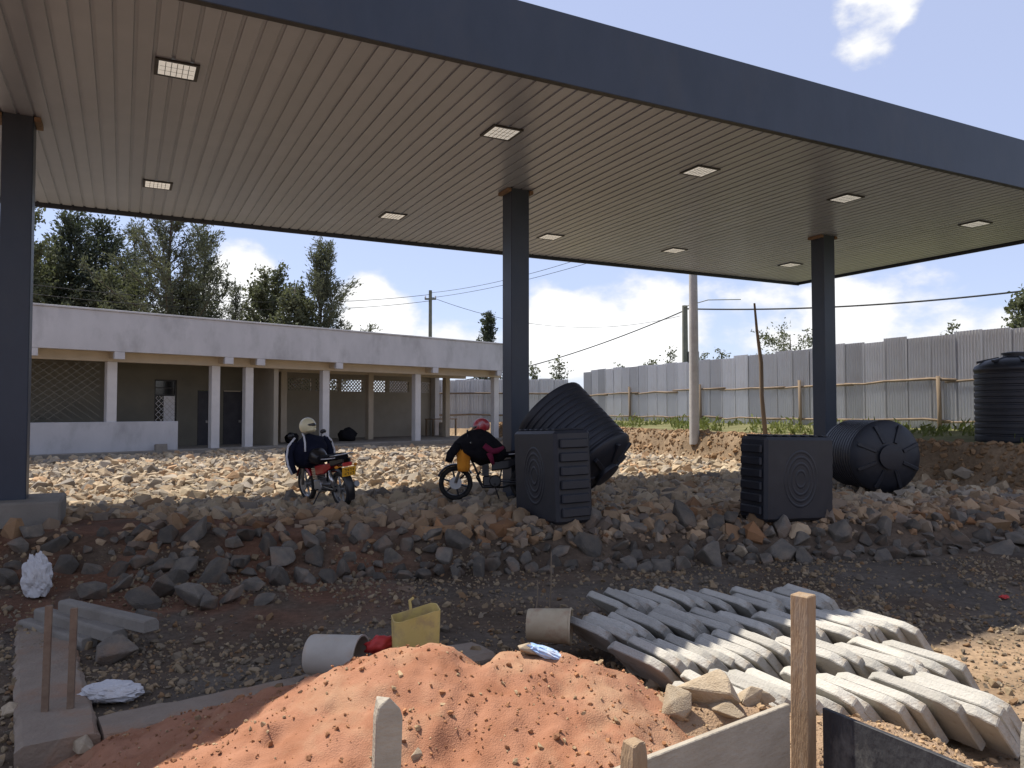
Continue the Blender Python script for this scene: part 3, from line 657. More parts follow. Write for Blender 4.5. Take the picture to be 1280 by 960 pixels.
# individual stones along the platform edge
placed = 0
GRP = 'broken stones along the platform edge'
def zone(x):
    return 'left' if x < -2.2 else ('mid' if x < 2.2 else 'right')
ZL = {'left': 'broken stone on the reddish slope left of the motorcycles', 'mid': 'broken grey stone on the platform edge below the middle column and square tank', 'right': 'broken stone on the platform edge below the right-hand tanks'}
EX = []
while placed < 292:
    x = random.uniform(-6.0, 8.6); e = 9.75+.19*x; y = e+random.uniform(-.15, 1.05)
    if abs(x/y) > .70: continue
    if x < -2 and random.random() < .6: continue
    s = random.gammavariate(6, .052)
    s = min(max(s, .17), .58)
    if any((x-a)**2+(y-b)**2 < (.33*(s+c))**2 for a, b, c in EX): continue
    EX.append((x, y, s)); zn = zone(x)
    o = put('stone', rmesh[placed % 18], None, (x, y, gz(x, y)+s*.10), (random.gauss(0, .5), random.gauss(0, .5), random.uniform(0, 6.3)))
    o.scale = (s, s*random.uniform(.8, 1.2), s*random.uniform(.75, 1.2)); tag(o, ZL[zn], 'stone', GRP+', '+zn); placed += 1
# pile of larger stones by the kerbs
kp = 0
for (px, py, s) in [(120, 745, .42), (150, 738, .36), (178, 752, .45), (205, 742, .5), (240, 750, .5), (228, 722, .46), (268, 724, .5), (300, 716, .36), (205, 722, .34), (262, 752, .38), (290, 745, .34), (175, 722, .33), (318, 732, .36), (350, 712, .55), (385, 706, .5), (142, 808, .42), (310, 706, .45), (255, 703, .34), (185, 770, .3), (330, 748, .28)]:
    q = onz(px, py, -.36); zq = gz(q.x, q.y)
    o = put('stone', rmesh[(kp*7) % 18], None, (q.x, q.y, zq+s*.2), (random.gauss(0, .4), random.gauss(0, .4), random.uniform(0, 6.3))); o.scale = (s*1.05, s*.95, s*.75)
    tag(o, 'grey block of stone in the loose pile behind the concrete kerbs', 'stone', 'stone pile behind the kerbs'); kp += 1
# gravel and clods over the road and foreground
P = []
while len(P) < 22000:
    d = 3.6+7.0*random.random()**1.2; x = random.uniform(-.74, .78)*d
    if d > 9.75+.19*x+.7: continue
    if mn.noise((x*.7, d*.7, 4.)) < random.uniform(-.7, .35): continue
    P.append((x, d))
P = np.array(P); z = gz_arr(P[:, 0], P[:, 1]); sz = rng.gamma(2.2, .016, len(P)).clip(.012, .15)
o = scatter('gravel', np.c_[P, z], sz, 'rockt', rock_tints(len(P))*np.array([[.62, .58, .52]]), .12); tag(o, 'grey gravel and clods scattered over the dirt road', kind='stuff')
P = []
while len(P) < 4500:                       # clods on the bank face
    s = random.uniform(-.65, .25); tt = random.uniform(-4, 28); q = E0+EN*s+Vector((-EN.y, EN.x, 0))*tt; P.append((q.x, q.y))
P = np.array(P); z = gz_arr(P[:, 0], P[:, 1]); o = scatter('bank_clods', np.c_[P, z], rng.gamma(3, .035, len(P)).clip(.03, .3), 'rockt', np.array([[.85, .62, .42]])*rng.uniform(.6, 1.1, (len(P), 1)), .0); tag(o, 'crumbling clods on the cut earth bank', kind='stuff')
# weeds at the fence foot
C = []; D = []
for _ in range(420):
    tt = random.uniform(-6, 22); s = random.uniform(.25, 4.6)
    if mn.noise((tt*.5, s*.5, 1)) < -.05: continue
    q = E0+EN*s+Vector((-EN.y, EN.x, 0))*tt; zq = gz(q.x, q.y); hh = random.uniform(.08, .34); nn = 12
    C.append(np.array([[q.x, q.y, zq+hh*.4]])+rng.normal(size=(nn, 3))*np.array([.12, .12, hh*.35])); D.append(rng.normal(size=(nn, 3))*.5+np.array([[0, 0, 1]]))
C = np.concatenate(C); D = np.concatenate(D); V, Fq = quads(C, rng.uniform(.12, .3, len(C)), D, .25)
o = put('weeds', mesh_np('weeds', V, Fq, 'grass')); tag(o, 'patchy weeds at the foot of the fence', kind='stuff')

# ------------------------------------------------------------------ foundation strips, kerbs
def strip(name, a, b, wd, h, lb, z0=-.49):
    d = (b-a); ln = d.length; r = math.atan2(d.y, d.x); m = MB(); n = int(ln/.12); rings = []
    for i in range(n+1):
        xx = ln*i/n; j = lambda: random.uniform(-.012, .012)
        rings.append([(xx, -wd/2+j(), -h), (xx, wd/2+j(), -h), (xx, wd/2+j(), -.03+j()), (xx, wd/2-.03+j(), j()*.6), (xx, 0, j()*.6), (xx, -wd/2+.03+j(), j()*.6), (xx, -wd/2+j(), -.03+j())])
    m.loft(rings); o = m.build(name, MT['stripe_c'], loc=(a.x, a.y, z0+.06), rot=(0, 0, r)); return tag(o, lb, 'foundation')
MT['stripe_c'] = mat('muddy concrete', (.20, .153, .115), (.265, .215, .165), 3, .95, .5, 40, stain=(.26, .145, .085), stain_amt=.8, stain_scale=1.6)
c0 = onz(85, 905, -.43)
strip('foundation_strip', onz(74, 925, -.43), onz(46, 738, -.43), .46, .5, 'muddy concrete foundation strip running away at the left with iron bars in it')
strip('foundation_strip', onz(120, 902, -.43)+Vector((.05, -.03, 0)), onz(395, 838, -.43)+Vector((1.3, .66, 0)), .42, .5, 'earth-covered foundation strip running right behind the red sand heap', -.505)
for px, y0, y1, lb in ((56, 890, 757, 'left of two thin rusty bars standing in the foundation strip'), (88, 885, 760, 'right of two thin rusty bars standing in the foundation strip')):
    q = onz(px, y0, -.43); tp = atd(px, y1, q.y); o = MB().box((-.022, -.016, -.1), (.022, .016, tp.z-q.z)).build('iron_bar', 'rust', loc=q, rot=(0, R(1.0), .3), bevel=.003); tag(o, lb, 'bar', 'bars in the foundation strip')
KL = [((112, 800), (33, 776), 'lowest of three concrete kerbs, lying nearest the camera'), ((150, 790), (52, 762), 'middle of three concrete kerbs'), ((190, 777), (82, 752), 'topmost of three concrete kerbs, lying farthest back')]
for i, (a, b, lb) in enumerate(KL):
    zc = -.40+i*.10; A = onz(a[0], a[1], zc); B = onz(b[0], b[1], zc); d = A-B; ln = d.length
    m = MB(); pr = [(-.075, 0), (.075, 0), (.075, .07), (.04, .115), (-.06, .115), (-.075, .10)]
    m.loft([[(xx, y, zz) for y, zz in pr] for xx in (0, ln)]); o = m.build('kerb_stone', 'conc', loc=(B.x, B.y, zc-.09), rot=(0, 0, math.atan2(d.y, d.x)), bevel=.008); tag(o, lb, 'kerb', 'concrete kerbs in a small stack')
def crumple(name, c, rx, ry, rz, seed, lb, m='bag', amp=.20, rot=None, cut=None):
    o = MB().blob((0, 0, 0), rx, ry, rz, amp, 3.6, seed, 44, 30, rot, cut).build(name, m, loc=c, smooth=False); return tag(o, lb, 'sack')
q = onz(46, 745, -.36); crumple('plastic_bag', q+Vector((0, 0, .20)), .15, .12, .25, 3, 'crumpled white plastic sack upright on the end of the foundation strip', cut=-.2)
q = onz(140, 868, -.45); crumple('cement_bag', q+Vector((0, 0, .02)), .22, .12, .07, 5, 'torn white cement bag lying flat inside the foundation corner')

# ------------------------------------------------------------------ red sand heap
hx = np.arange(-3.2, 1.75, .022); hy = np.arange(2.5, 6.1, .03); HX, HY = np.meshgrid(hx, hy); xf = HX.ravel(); yf = HY.ravel()
RX0, RX1, RY = -.62, .30, 4.75
dx = np.where(xf < RX0, (RX0-xf)*.345, np.where(xf > RX1, (xf-RX1)*.56, 0)); dy = np.where(yf < RY, (RY-yf)*.30, (yf-RY)*.75)
h = .21-np.sqrt(dx**2+dy**2+.004)
h += -.05*np.exp(-((xf+.2)/.14)**2-((yf-RY)/.4)**2)-.10*np.exp(-((xf-.33)/.17)**2-((yf-4.45)/.22)**2)
h += vnoise(xf, yf, 1.3, 21, 3)*.055+vnoise(xf, yf, 5., 22, 3)*.030+vnoise(xf, yf, 14., 23, 3)*.011
h += -.16*np.clip(vnoise(xf, yf, 2.6, 24, 2)-.30, 0, 1)+.05*np.abs(vnoise(xf*1.3, yf*.5, 2.2, 25, 2))
ed = np.minimum(np.minimum(xf+3.2, 1.73-xf), np.minimum(yf-2.5, 6.07-yf)); h = np.minimum(h, -.75+ed*2.5+1.0*(ed > .35)*9)
h = np.maximum(h, -.95)
nx2 = len(hx); ny2 = len(hy); idx = np.arange(nx2*ny2).reshape(ny2, nx2)
FQ = np.stack([idx[:-1, :-1].ravel(), idx[:-1, 1:].ravel(), idx[1:, 1:].ravel(), idx[1:, :-1].ravel()], 1)
heap = put('sand_heap', mesh_np('sand_heap', np.stack([xf, yf, h], 1), FQ, 'sand', smooth=True)); tag(heap, 'big heap of red sand in the sun in the foreground', 'sand heap')
def hz(x, y):
    i = int(round((x-hx[0])/.022)); j = int(round((y-hy[0])/.03)); i = min(max(i, 0), nx2-1); j = min(max(j, 0), ny2-1); return max(float(h[j*nx2+i]), gz(x, y))
P = []
while len(P) < 5000:
    x = random.uniform(-2.8, 1.5); y = random.uniform(3., 5.2)
    if mn.noise((x*1.3, y*1.3, 9.)) < random.uniform(-.8, .5)-.25*(x > -.6)*(y < 4.4): continue
    P.append((x, y))
P = np.array(P); z = np.array([hz(a, b) for a, b in P]); sz = rng.gamma(1.6, .0085, len(P)).clip(.005, .075)
tt = np.array([[1.0, .55, .33], [1.1, .9, .66], [.75, .42, .27]])[rng.choice(3, len(P), p=[.5, .25, .25])]*rng.uniform(.7, 1.1, (len(P), 1))
o = scatter('sand_clods', np.c_[P, z], sz, 'rockt', tt, .15); tag(o, 'small clods and pebbles on the red sand heap', kind='stuff')
# sandy mound behind the right board
mx_ = np.arange(.55, 3.9, .03); my_ = np.arange(3.0, 5.2, .03); HX, HY = np.meshgrid(mx_, my_); xf = HX.ravel(); yf = HY.ravel()
hh = np.maximum(.05-.9*np.sqrt(((xf-1.75)*.42)**2+((yf-4.05)*.62)**2+.003), -.10-.62*np.hypot(np.maximum(np.abs(xf-1.18)-.32, 0), np.maximum(np.abs(yf-4.60)-.13, 0)*1.25))+vnoise(xf, yf, 2., 41, 3)*.06+vnoise(xf, yf, 9., 42, 2)*.015
ed = np.minimum(np.minimum(xf-.55, 3.87-xf), np.minimum(yf-3.0, 5.17-yf)); hh = np.minimum(hh, -.8+ed*3)
idx = np.arange(len(xf)).reshape(len(my_), len(mx_)); FQ = np.stack([idx[:-1, :-1].ravel(), idx[:-1, 1:].ravel(), idx[1:, 1:].ravel(), idx[1:, :-1].ravel()], 1)
MT['soil'] = mat('sandy soil', (.27, .178, .11), (.35, .245, .158), 3, .97, .8, 80, spec=.1)
o = put('soil_mound', mesh_np('soil_mound', np.stack([xf, yf, hh], 1), FQ, 'soil', smooth=True)); tag(o, 'low mound of light brown soil behind the dark formwork panel', 'soil mound')

def surf(x, y):
    z = hz(x, y); i = int(round((x-mx_[0])/.03)); j = int(round((y-my_[0])/.03))
    if 0 <= i < len(mx_) and 0 <= j < len(my_): z = max(z, float(hh[j*len(mx_)+i]))
    return z
def drop(px, py):                           # where the pixel's ray meets the ground, the heap or the mound
    d = ray(px, py); t = 2.5
    while t < 14:
        q = Vector((0, 0, EYE))+d*t
        if q.z < surf(q.x, q.y): return q
        t += .02
    return q
# ------------------------------------------------------------------ leaning concrete slabs
SLN = [.66, .40, .068]
def slabmesh(seed):
    rd = random.Random(seed); Lh = SLN[0]/2; H = SLN[1]; T = SLN[2]; ch = .05
    # profile in (y along depth, z height): chamfered corners at the top
    pr = [(-Lh, 0), (Lh, 0), (Lh, H-ch*1.2), (Lh-ch*2, H), (-Lh+ch*2.2, H), (-Lh, H-ch)]
    m = MB(); rings = []
    for x in (-T/2, T/2): rings.append([(x, y+rd.uniform(-.008, .008), z+rd.uniform(-.006, .006)) for y, z in pr])
    m.loft(rings); return m.mesh('concrete_slab', 'slab', bevel=.007)
slm = [slabmesh(i) for i in range(7)]
AX = Vector((-.45, .89, 0)); SR = math.atan2(AX.y, AX.x)-math.pi/2
rows = [(1.42, 3.22, 5.22, -.47, 'front'), (1.12, 3.25, 6.05, -.46, 'second'), (.82, 3.45, 6.80, -.45, 'third'), (1.15, 3.15, 7.55, -.44, 'back')]
for (xa, xb, dd, z0, nm) in rows:
    x = xa; i = 0
    while x < xb:
        fr_ = (x-xa)/(xb-xa); lean = R(-47+7*fr_+random.uniform(-4, 4))
        dy = random.uniform(-.10, .10)+.10*math.sin(x*4+dd)
        o = put('concrete_slab', slm[random.randrange(7)], None, (x+AX.x*dy, dd+AX.y*dy-.05*(x-xa), z0+random.uniform(-.012, .03)), (0, lean, SR+R(random.uniform(-6, 6))))
        tag(o, 'pale concrete slab leaning to the left in the %s row of the stacked slabs' % nm, 'slab', 'leaning slabs, %s row' % nm, 'thing')
        x += .112+random.uniform(-.012, .02); i += 1
# stones beside the slabs and on the heap
CH = sorted(range(26), key=lambda k: -min(np.ptp(protos[k][0], axis=0)))[:9]
for i, (px, py, z0, s, sc, lb) in enumerate([(795, 838, -.12, .20, (.9, 1.0, 1.1), 'pale squarish stone at the right flank of the red sand heap'), (826, 856, -.2, .26, (1.2, .7, .8), 'long pale stone below the squarish stone by the sand heap'), (842, 884, -.25, .22, (1.0, .8, 1.2), 'upright pale stone next to the sand heap and below the slabs'),
    (888, 874, -.22, .33, (1.2, 1.0, .9), 'largest tan stone in front of the leaning slabs'), (938, 872, -.2, .22, (1.1, .9, .8), 'tan wedge stone right of the largest stone'), (962, 850, -.22, .26, (1.2, .8, .55), 'flat brown stone beside the timber post'), (950, 872, -.15, .16, (1.1, .7, .8), 'small dark stone beside the timber post'),
    (905, 892, -.2, .22, (1.2, .8, .6), 'half-buried stone next to the light formwork board'), (862, 858, -.25, .22, (.8, .8, .9), 'brown stone in shade under the front slabs'), (662, 814, .14, .15, (1.25, .9, .75), 'pale stone sitting on the crest of the red sand heap'),
    (742, 778, -.3, .30, (1.2, .9, .5), 'flat grey stone behind the tan bucket'), (775, 795, -.3, .26, (1.0, .9, .8), 'grey stone between tan bucket and slabs'), (520, 945, -.02, .08, (.9, .8, 1.1), 'small pale stone on the near side of the sand heap'), (1232, 905, -.42, .22, (1.2, .9, .5), 'flat stone at the right edge of the lit ground'), (900, 792, -.2, .1, (1, 1, .6), 'stone chip between slab rows'), (925, 690, -.2, .3, (1, 1, .8), 'brown stone at the foot of the platform near the cube tank'), (60, 950, -.55, .2, (1.3, .9, .7), 'rounded stone at the bottom left corner'), (105, 935, -.5, .22, (1.2, .9, .8), 'grey stone at the near end of the foundation strip'), (12, 890, -.45, .2, (1, 1, .8), 'brown stone at the left edge beside the foundation strip')]):
    s *= 1.1; q = drop(px, py+4); q.z += s*.16
    o = put('stone', bigrock(CH[i % len(CH)], 'heaprock'), None, q, (random.gauss(0, .25), random.gauss(0, .25), random.uniform(0, 6.3))); o.scale = tuple(s*c for c in sc); tag(o, lb, 'stone')

# ------------------------------------------------------------------ formwork
fp = atd(1001, 743, 3.0); PT = fp.z
post = MB().box((-.036, -.036, -.55), (.036, .036, PT)).build('timber_post', 'timber', loc=(fp.x, fp.y, 0), rot=(R(.3), R(.6), CROT+R(17)), bevel=.004); tag(post, 'upright sawn timber post at the corner of the formwork', 'post')
bd = thing('formwork_board', 'light cement-stained boards of the formwork left of the post', 'board', (1.085, 2.985, 0), math.atan2(.59, .81))
MB().box((-2.0, -.012, .255), (-.03, .012, .520)).build('plank', 'board', bd, bevel=.003)
MB().box((-2.0, -.012, -.02), (-.03, .012, .250)).build('plank', 'board', bd, bevel=.003)
MB().box((-2.0, -.012, -.30), (-.03, .012, -.025)).build('plank', 'board', bd, bevel=.003)
o = MB().box((.0, -.009, -.55), (1.9, .009, .495)).build('plywood_formwork', 'panel', loc=(1.21, 2.99, 0), rot=(0, 0, math.atan2(-.60, .33)), bevel=.002); tag(o, 'dark film-faced plywood formwork panel right of the post', 'panel')
def stake(px, py, Y, wd, th, lb, m, rz, split=False):
    q = atd(px, py, Y); mm = MB(); hgt = q.z+.6; rings = []
    for zq in (0, hgt*.5, hgt-.05, hgt):
        k = 1 if zq < hgt else .82
        rings.append([(-wd/2*k, -th/2*k, zq+(random.uniform(-.02, .02) if zq == hgt else 0)), (0, -th/2*k, zq+(.02 if split and zq == hgt else 0)), (wd/2*k, -th/2*k, zq-(.025 if split and zq == hgt else 0)), (wd/2*k, th/2*k, zq-(.03 if split and zq == hgt else 0)), (0, th/2*k, zq-(.015 if split and zq == hgt else 0)), (-wd/2*k, th/2*k, zq+(.012 if split and zq == hgt else 0))])
    mm.loft(rings); o = mm.build('timber_stake', m, loc=(q.x, q.y, -.6), rot=(0, R(1.5), rz), bevel=.004); tag(o, lb, 'stake')
stake(472, 876, 2.45, .085, .055, 'split weathered timber stake in front of the sand heap', 'board', .35, True)
stake(783, 929, 2.35, .062, .062, 'short square timber stake against the light formwork board', 'timber', .6)
stake(1281, 905, 2.7, .06, .04, 'pale timber stake at the bottom right edge', 'board', .3)

# ------------------------------------------------------------------ buckets
def bucket(name, lb, m, r0, r1, H, loc, rot, handle=True):
    t = thing(name, lb, 'bucket', loc, rot=rot)
    MB().lathe([(.0, .0), (r0, .0), (r0+.006, .02), (r1, H-.02), (r1+.008, H-.015), (r1+.008, H), (r1-.006, H), (r0-.004, .012), (0, .012)], 28, cap=False).build('body', m, t, smooth='auto')
    if handle: MB().tube([(r1*math.cos(a)*1.03, -.03-.06*math.sin(a), H-.05-.12*math.sin(a)) for a in np.linspace(0, math.pi, 12)], .004, 5).build('handle', 'alloy', t)
    return t
q = onz(514, 815, -.12)
t = thing('cut_jerrycan', 'dirty yellow jerrycan with its top cut off, standing behind the sand heap', 'bucket', (q.x, q.y+.25, -.42), rz=.25)
def rrect(a, b, r, z, tl=0):
    p = []
    for cx, cy, s in ((a-r, b-r, 0), (-a+r, b-r, 90), (-a+r, -b+r, 180), (a-r, -b+r, 270)):
        for k in range(5): an = R(s+k*22.5); p.append((cx+r*math.cos(an), cy+r*math.sin(an), z+tl*(cx)))
    return p
m = MB(); m.loft([rrect(.165, .115, .05, 0), rrect(.17, .12, .05, .15), rrect(.168, .118, .05, .16), rrect(.178, .128, .045, .52, .25), rrect(.172, .122, .045, .52, .25), rrect(.16, .11, .05, .02)], cap=True)
m.build('body', 'yellow', t, smooth='auto')
MB().tube([(-.02, .13, .50), (-.03, .135, .58), (.0, .13, .60)], .012, 6).build('torn_strip', 'yellow', t)
q = onz(412, 838, -.30); bucket('bucket', 'dusty whitish bucket lying on its side left of the yellow jerrycan', 'bplast', .145, .165, .42, (q.x-.2, q.y+.22, -.25), (R(90), 0, R(78)), False)
q = onz(690, 800, -.30); bucket('bucket', 'dusty tan bucket lying on its side between sand heap and slabs', 'bplast2', .13, .15, .38, (q.x-.2, q.y+.18, -.22), (R(90), 0, R(80)), False)
q = onz(474, 806, -.16); o = MB().blob((0, 0, 0), .11, .07, .06, .35, 2, 4, rot=Euler((0, -.2, .2)).to_matrix()).build('red_container', 'red', loc=(q.x, q.y, q.z), smooth=True); tag(o, 'crushed red plastic container between the two buckets behind the heap', 'container')
q = drop(684, 820); o = MB().blob((0, 0, 0), .12, .05, .03, .25, 3, 8, 30, 18, rot=Euler((0, .35, 0)).to_matrix()).build('torn_packet', 'blue', loc=(q.x, q.y, q.z+.02)); tag(o, 'torn blue and white packet on the heap crest before the tan bucket', 'packet')

# ------------------------------------------------------------------ tanks
def box_tank(name, lb, W_, D_, H_, loc, rz, tilt=(0, 0)):
    t = thing(name, lb, 'water tank', loc, rot=(tilt[0], tilt[1], rz), group=None)
    # big face looks along -y, ribbed sides along -x and +x
    MB().box((-W_/2, -D_/2, 0), (W_/2, D_/2, H_)).build('body', 'black', t, bevel=.045)
    for sx in (-1, 1):
        for k in range(6):
            z = .10+k*(H_-.16)/6
            MB().box((sx*(W_/2+.001) if sx > 0 else -W_/2-.045, -D_/2+.07, z), ((W_/2+.045) if sx > 0 else -W_/2-.001, D_/2-.07, z+(H_-.16)/6*.68)).build('rib', 'black', t, bevel=.015)
    for k in range(7):
        x = -W_/2+.08+k*(W_-.16)/6.6; MB().box((x, -D_/2+.05, H_+.001), (x+.09, D_/2-.05, H_+.028)).build('top_rib', 'black', t, bevel=.01)
    for r in (.30, .24, .17, .09):
        m = MB(); m.lathe([(r-.02, 0), (r-.010, .007), (r+.010, .007), (r+.02, 0)], 36, Matrix.Translation((0, -D_/2+.002, H_*.5))@Matrix.Rotation(R(90), 4, 'X')@Matrix.Scale(1.35, 4, (0, 1, 0)), cap=False); m.build('embossed_ring', 'black', t, smooth='auto')
    return t
def cyl_tank(name, lb, r, H_, loc, rot):
    t = thing(name, lb, 'water tank', loc, rot=rot)
    pr = [(r*.985, 0), (r, .03)]; n = 11
    for k in range(n):
        z0 = .06+k*(H_*.80-.06)/n; dz = (H_*.80-.06)/n
        pr += [(r, z0), (r, z0+dz*.55), (r-.018, z0+dz*.68), (r-.018, z0+dz*.88)]
    pr += [(r, H_*.81), (r+.01, H_*.82), (r+.01, H_*.84), (r*.97, H_*.87), (r*.75, H_*.93), (r*.42, H_*.965), (r*.30, H_*.97)]
    MB().lathe(pr, 48).build('body', 'black', t, smooth='auto')
    MB().lathe([(r*.30, H_*.972), (r*.30, H_*1.0), (r*.34, H_*1.0), (r*.34, H_*1.02), (r*.20, H_*1.03)], 32).build('lid', 'black', t, smooth='auto')
    for k in range(8):
        a = k*math.pi/4+.39; mtx = Matrix.Rotation(a, 4, 'Z')@Matrix.Translation((r*.66, 0, H_*.935))@Matrix.Rotation(R(12.5), 4, 'Y')
        MB().box((-r*.27, -.035, -.02), (r*.27, .035, .035), mtx).build('lid_rib', 'black', t, bevel=.008)
    return t
q = onz(697, 656, .05)
nb_ = Vector((.45, -.89, 0)); bb = Vector((-.89, -.45, 0)); ctr = q-nb_*.65*0-(nb_*.0)
BW, BD, BH = 1.28, .60, 1.28
# near corner shared by the ribbed face (normal nb_) and the big face (normal bb)
ctr = q-nb_*(BW/2)-bb*(BD/2)
box_tank('box_water_tank', 'black box water tank, ribbed side forward, beside the middle column', BW, BD, BH+.04, (ctr.x, ctr.y, .02), math.atan2(bb.y, bb.x)+R(90), (R(1), R(-2.0)))
q = onz(957, 652, .03); dw = Vector((.93, .36, 0)); dd_ = Vector((-.36, .93, 0)); ctr = q+dw*(BW*1.0/2)+dd_*(BD/2)
box_tank('box_water_tank', 'black box water tank with embossed rings, in front of the lying tank', BW, BD, 1.24, (ctr.x, ctr.y, .0), math.atan2(dw.y, dw.x), (0, R(1.2)))
cy = onz(1110, 617, .04); rr = .695
cyl_tank('round_water_tank', 'black round water tank lying on its side with its lid toward the camera', rr, 1.45, (cy.x-.05, cy.y+1.35, rr+.05), (R(90), 0, R(3)))
axd = Vector((.60, -.36, -.68)).normalized()
c2 = atd(722, 553, 12.2)
rt = axd.to_track_quat('Z', 'Y').to_euler(); st_ = c2-axd*.72
cyl_tank('round_water_tank', 'black round water tank tipped over and propped behind the box tank at the middle column', .66, 1.42, st_, rt)
tq = atd(1272, 548, 17.4)
cyl_tank('round_water_tank', 'upright black ribbed water tank on the bank at the right edge', .84, 2.0, (tq.x, tq.y, gz(tq.x, tq.y)-.03), (0, 0, 0))

# ------------------------------------------------------------------ motorcycles
def motorcycle(label, loc, rz, paint, lean):
    t = thing('motorcycle', label, 'motorcycle', loc, rot=(lean, 0, rz), group=None)
    fw, rw, r = .64, -.62, .30
    for x, wd in ((fw, 1.0), (rw, 1.2)):
        w_ = MB().torus((x, 0, r), .225, .014, n=28, m=8, sy=2.2*wd)
        w_.lathe([(.045, -.07), (.055, -.05), (.055, .05), (.045, .07)], 14, Matrix.Translation((x, 0, r))@Matrix.Rotation(R(90), 4, 'X'))
        for k in range(6):
            a = k*math.pi/3+.3; c, s = math.cos(a), math.sin(a); w_.tube([(x+.05*c, 0, r+.05*s), (x+.22*c, 0, r+.22*s)], [.022, .016], 6)
        wo = w_.build('wheel', 'bikeblk' if paint != 'bikered' else 'alloy', t, smooth='auto')
        MB().torus((x, 0, r), .262, .040, n=32, m=10, sy=1.15*wd).build('tyre', 'blackr', wo, smooth=True)
        MB().lathe([(.06, -.002), (.11, -.002), (.11, .002), (.06, .002)], 24, Matrix.Translation((x, .075, r))@Matrix.Rotation(R(90), 4, 'X')).build('brake_disc', 'alloy', wo)
    for s in (-1, 1):
        MB().tube([(fw, s*.085, r), (fw-.10, s*.085, .62), (fw-.17, s*.085, .88)], [.028, .024, .020], 8).build('fork', 'chrome', t, smooth=True)
        MB().tube([(rw, s*.12, r), (rw+.12, s*.12, .62)], .02, 8).tube([(rw+.03, s*.12, .38), (rw+.10, s*.12, .57)], .034, 10).build('shock_absorber', 'chrome', t, smooth=True)
        MB().tube([(rw, s*.09, r), (-.08, s*.09, .33)], .018, 6).build('swing_arm', 'bikeblk', t)
    def fender(x, a0, a1, rad, wd, m):
        rings = []
        for k in range(13):
            a = R(a0+(a1-a0)*k/12); c, s = math.cos(a), math.sin(a); ring = []
            for (dy, dr) in ((-wd, -.03), (-wd*.7, 0), (0, .012), (wd*.7, 0), (wd, -.03), (wd*.7, -.012), (0, 0), (-wd*.7, -.012)): ring.append((x+(rad+dr)*c, dy, r+(rad+dr)*s))
            rings.append(ring)
        return MB().loft(rings)
    fender(fw, 20, 150, .335, .065, 0).build('front_fender', paint, t, smooth='auto')
    fender(rw, 60, 205, .35, .075, 0).build('rear_fender', 'bikeblk', t, smooth='auto')
    MB().tube([(.44, 0, .86), (.30, 0, .58), (.18, 0, .28), (-.12, 0, .25), (-.18, 0, .55), (-.75, 0, .70)], .02, 7).tube([(.44, 0, .82), (-.1, 0, .68), (-.18, 0, .55)], .022, 7).build('frame', 'bikeblk', t, smooth=True)
    def body(secs, m, nm, par=t):        # secs: x, half width, z low, z high
        rings = []
        for x, hw, zl, zh in secs:
            zc = (zl+zh)/2; hh_ = (zh-zl)/2; rings.append([(x, hw*math.copysign(abs(math.cos(a))**.7, math.cos(a)), zc+hh_*math.copysign(abs(math.sin(a))**.7, math.sin(a))) for a in np.linspace(0, 2*math.pi, 16, endpoint=False)])
        return MB().loft(rings).build(nm, m, par, smooth='auto')
    tk = body([(.45, .05, .76, .86), (.38, .11, .70, .93), (.25, .145, .68, .97), (.08, .135, .69, .95), (-.06, .10, .70, .87), (-.12, .06, .72, .82)], 'bikeblk', 'fuel_tank')
    MB().lathe([(.04, .965), (.04, .985), (.02, .99)], 14, Matrix.Translation((.2, 0, 0))).build('filler_cap', 'chrome', tk)
    st = body([(.02, .07, .76, .82), (-.10, .12, .745, .84), (-.30, .145, .745, .855), (-.50, .14, .765, .89), (-.72, .125, .79, .905), (-.84, .07, .81, .88)], 'blackcloth', 'seat')
    MB().tube([(-.3, .148, .80), (-.55, .146, .82), (-.74, .12, .84)], .007, 5).tube([(-.3, -.148, .80), (-.55, -.146, .82), (-.74, -.12, .84)], .007, 5).build('piping', 'stripe', st)
    for s in (-1, 1): MB().loft([[(.0, s*.10, .50), (.0, s*.135, .52), (.0, s*.135, .66), (.0, s*.10, .68)], [(-.3, s*.10, .54), (-.3, s*.135, .56), (-.3, s*.135, .70), (-.3, s*.10, .72)], [(-.52, s*.09, .66), (-.52, s*.11, .66), (-.52, s*.11, .74), (-.52, s*.09, .74)]]).build('side_cover', paint, t, bevel=.008)
    for s in (-1, 1): MB().loft([[(-.5, s*.07, .68), (-.5, s*.11, .69), (-.5, s*.11, .78), (-.5, s*.07, .77)], [(-.90, s*.05, .76), (-.90, s*.075, .77), (-.90, s*.075, .83), (-.90, s*.05, .82)]]).build('tail_cowl', 'bikeblk', t, bevel=.006)
    en = MB().box((-.16, -.11, .24), (.16, .11, .42)).lathe([(.11, -.135), (.11, .135)], 18, Matrix.Translation((-.06, 0, .33))@Matrix.Rotation(R(90), 4, 'X')).build('engine', 'alloy' if paint == 'bikered' else 'bikeblk', t, bevel=.02)
    for k in range(7): MB().box((.02+k*.005, -.095, .43+k*.028), (.19+k*.004, .095, .443+k*.028)).build('cooling_fin', 'chrome' if paint == 'bikered' else 'steelp', en)
    MB().box((.05, -.07, .42), (.17, .07, .63)).build('cylinder_block', 'bikeblk', en)
    MB().tube([(.2, -.06, .5), (.27, -.09, .40), (.16, -.13, .22), (-.2, -.15, .22), (-.35, -.16, .26)], .02, 8).tube([(-.33, -.16, .26), (-.85, -.17, .38)], [.045, .05], 12).build('exhaust', 'alloy' if paint == 'bikered' else 'steelp', t, smooth='auto')
    hb = MB().tube([(.36, .38, .99), (.42, .25, 1.03), (.44, .08, .97), (.44, -.08, .97), (.42, -.25, 1.03), (.36, -.38, .99)], .013, 8).build('handlebar', 'chrome', t, smooth=True)
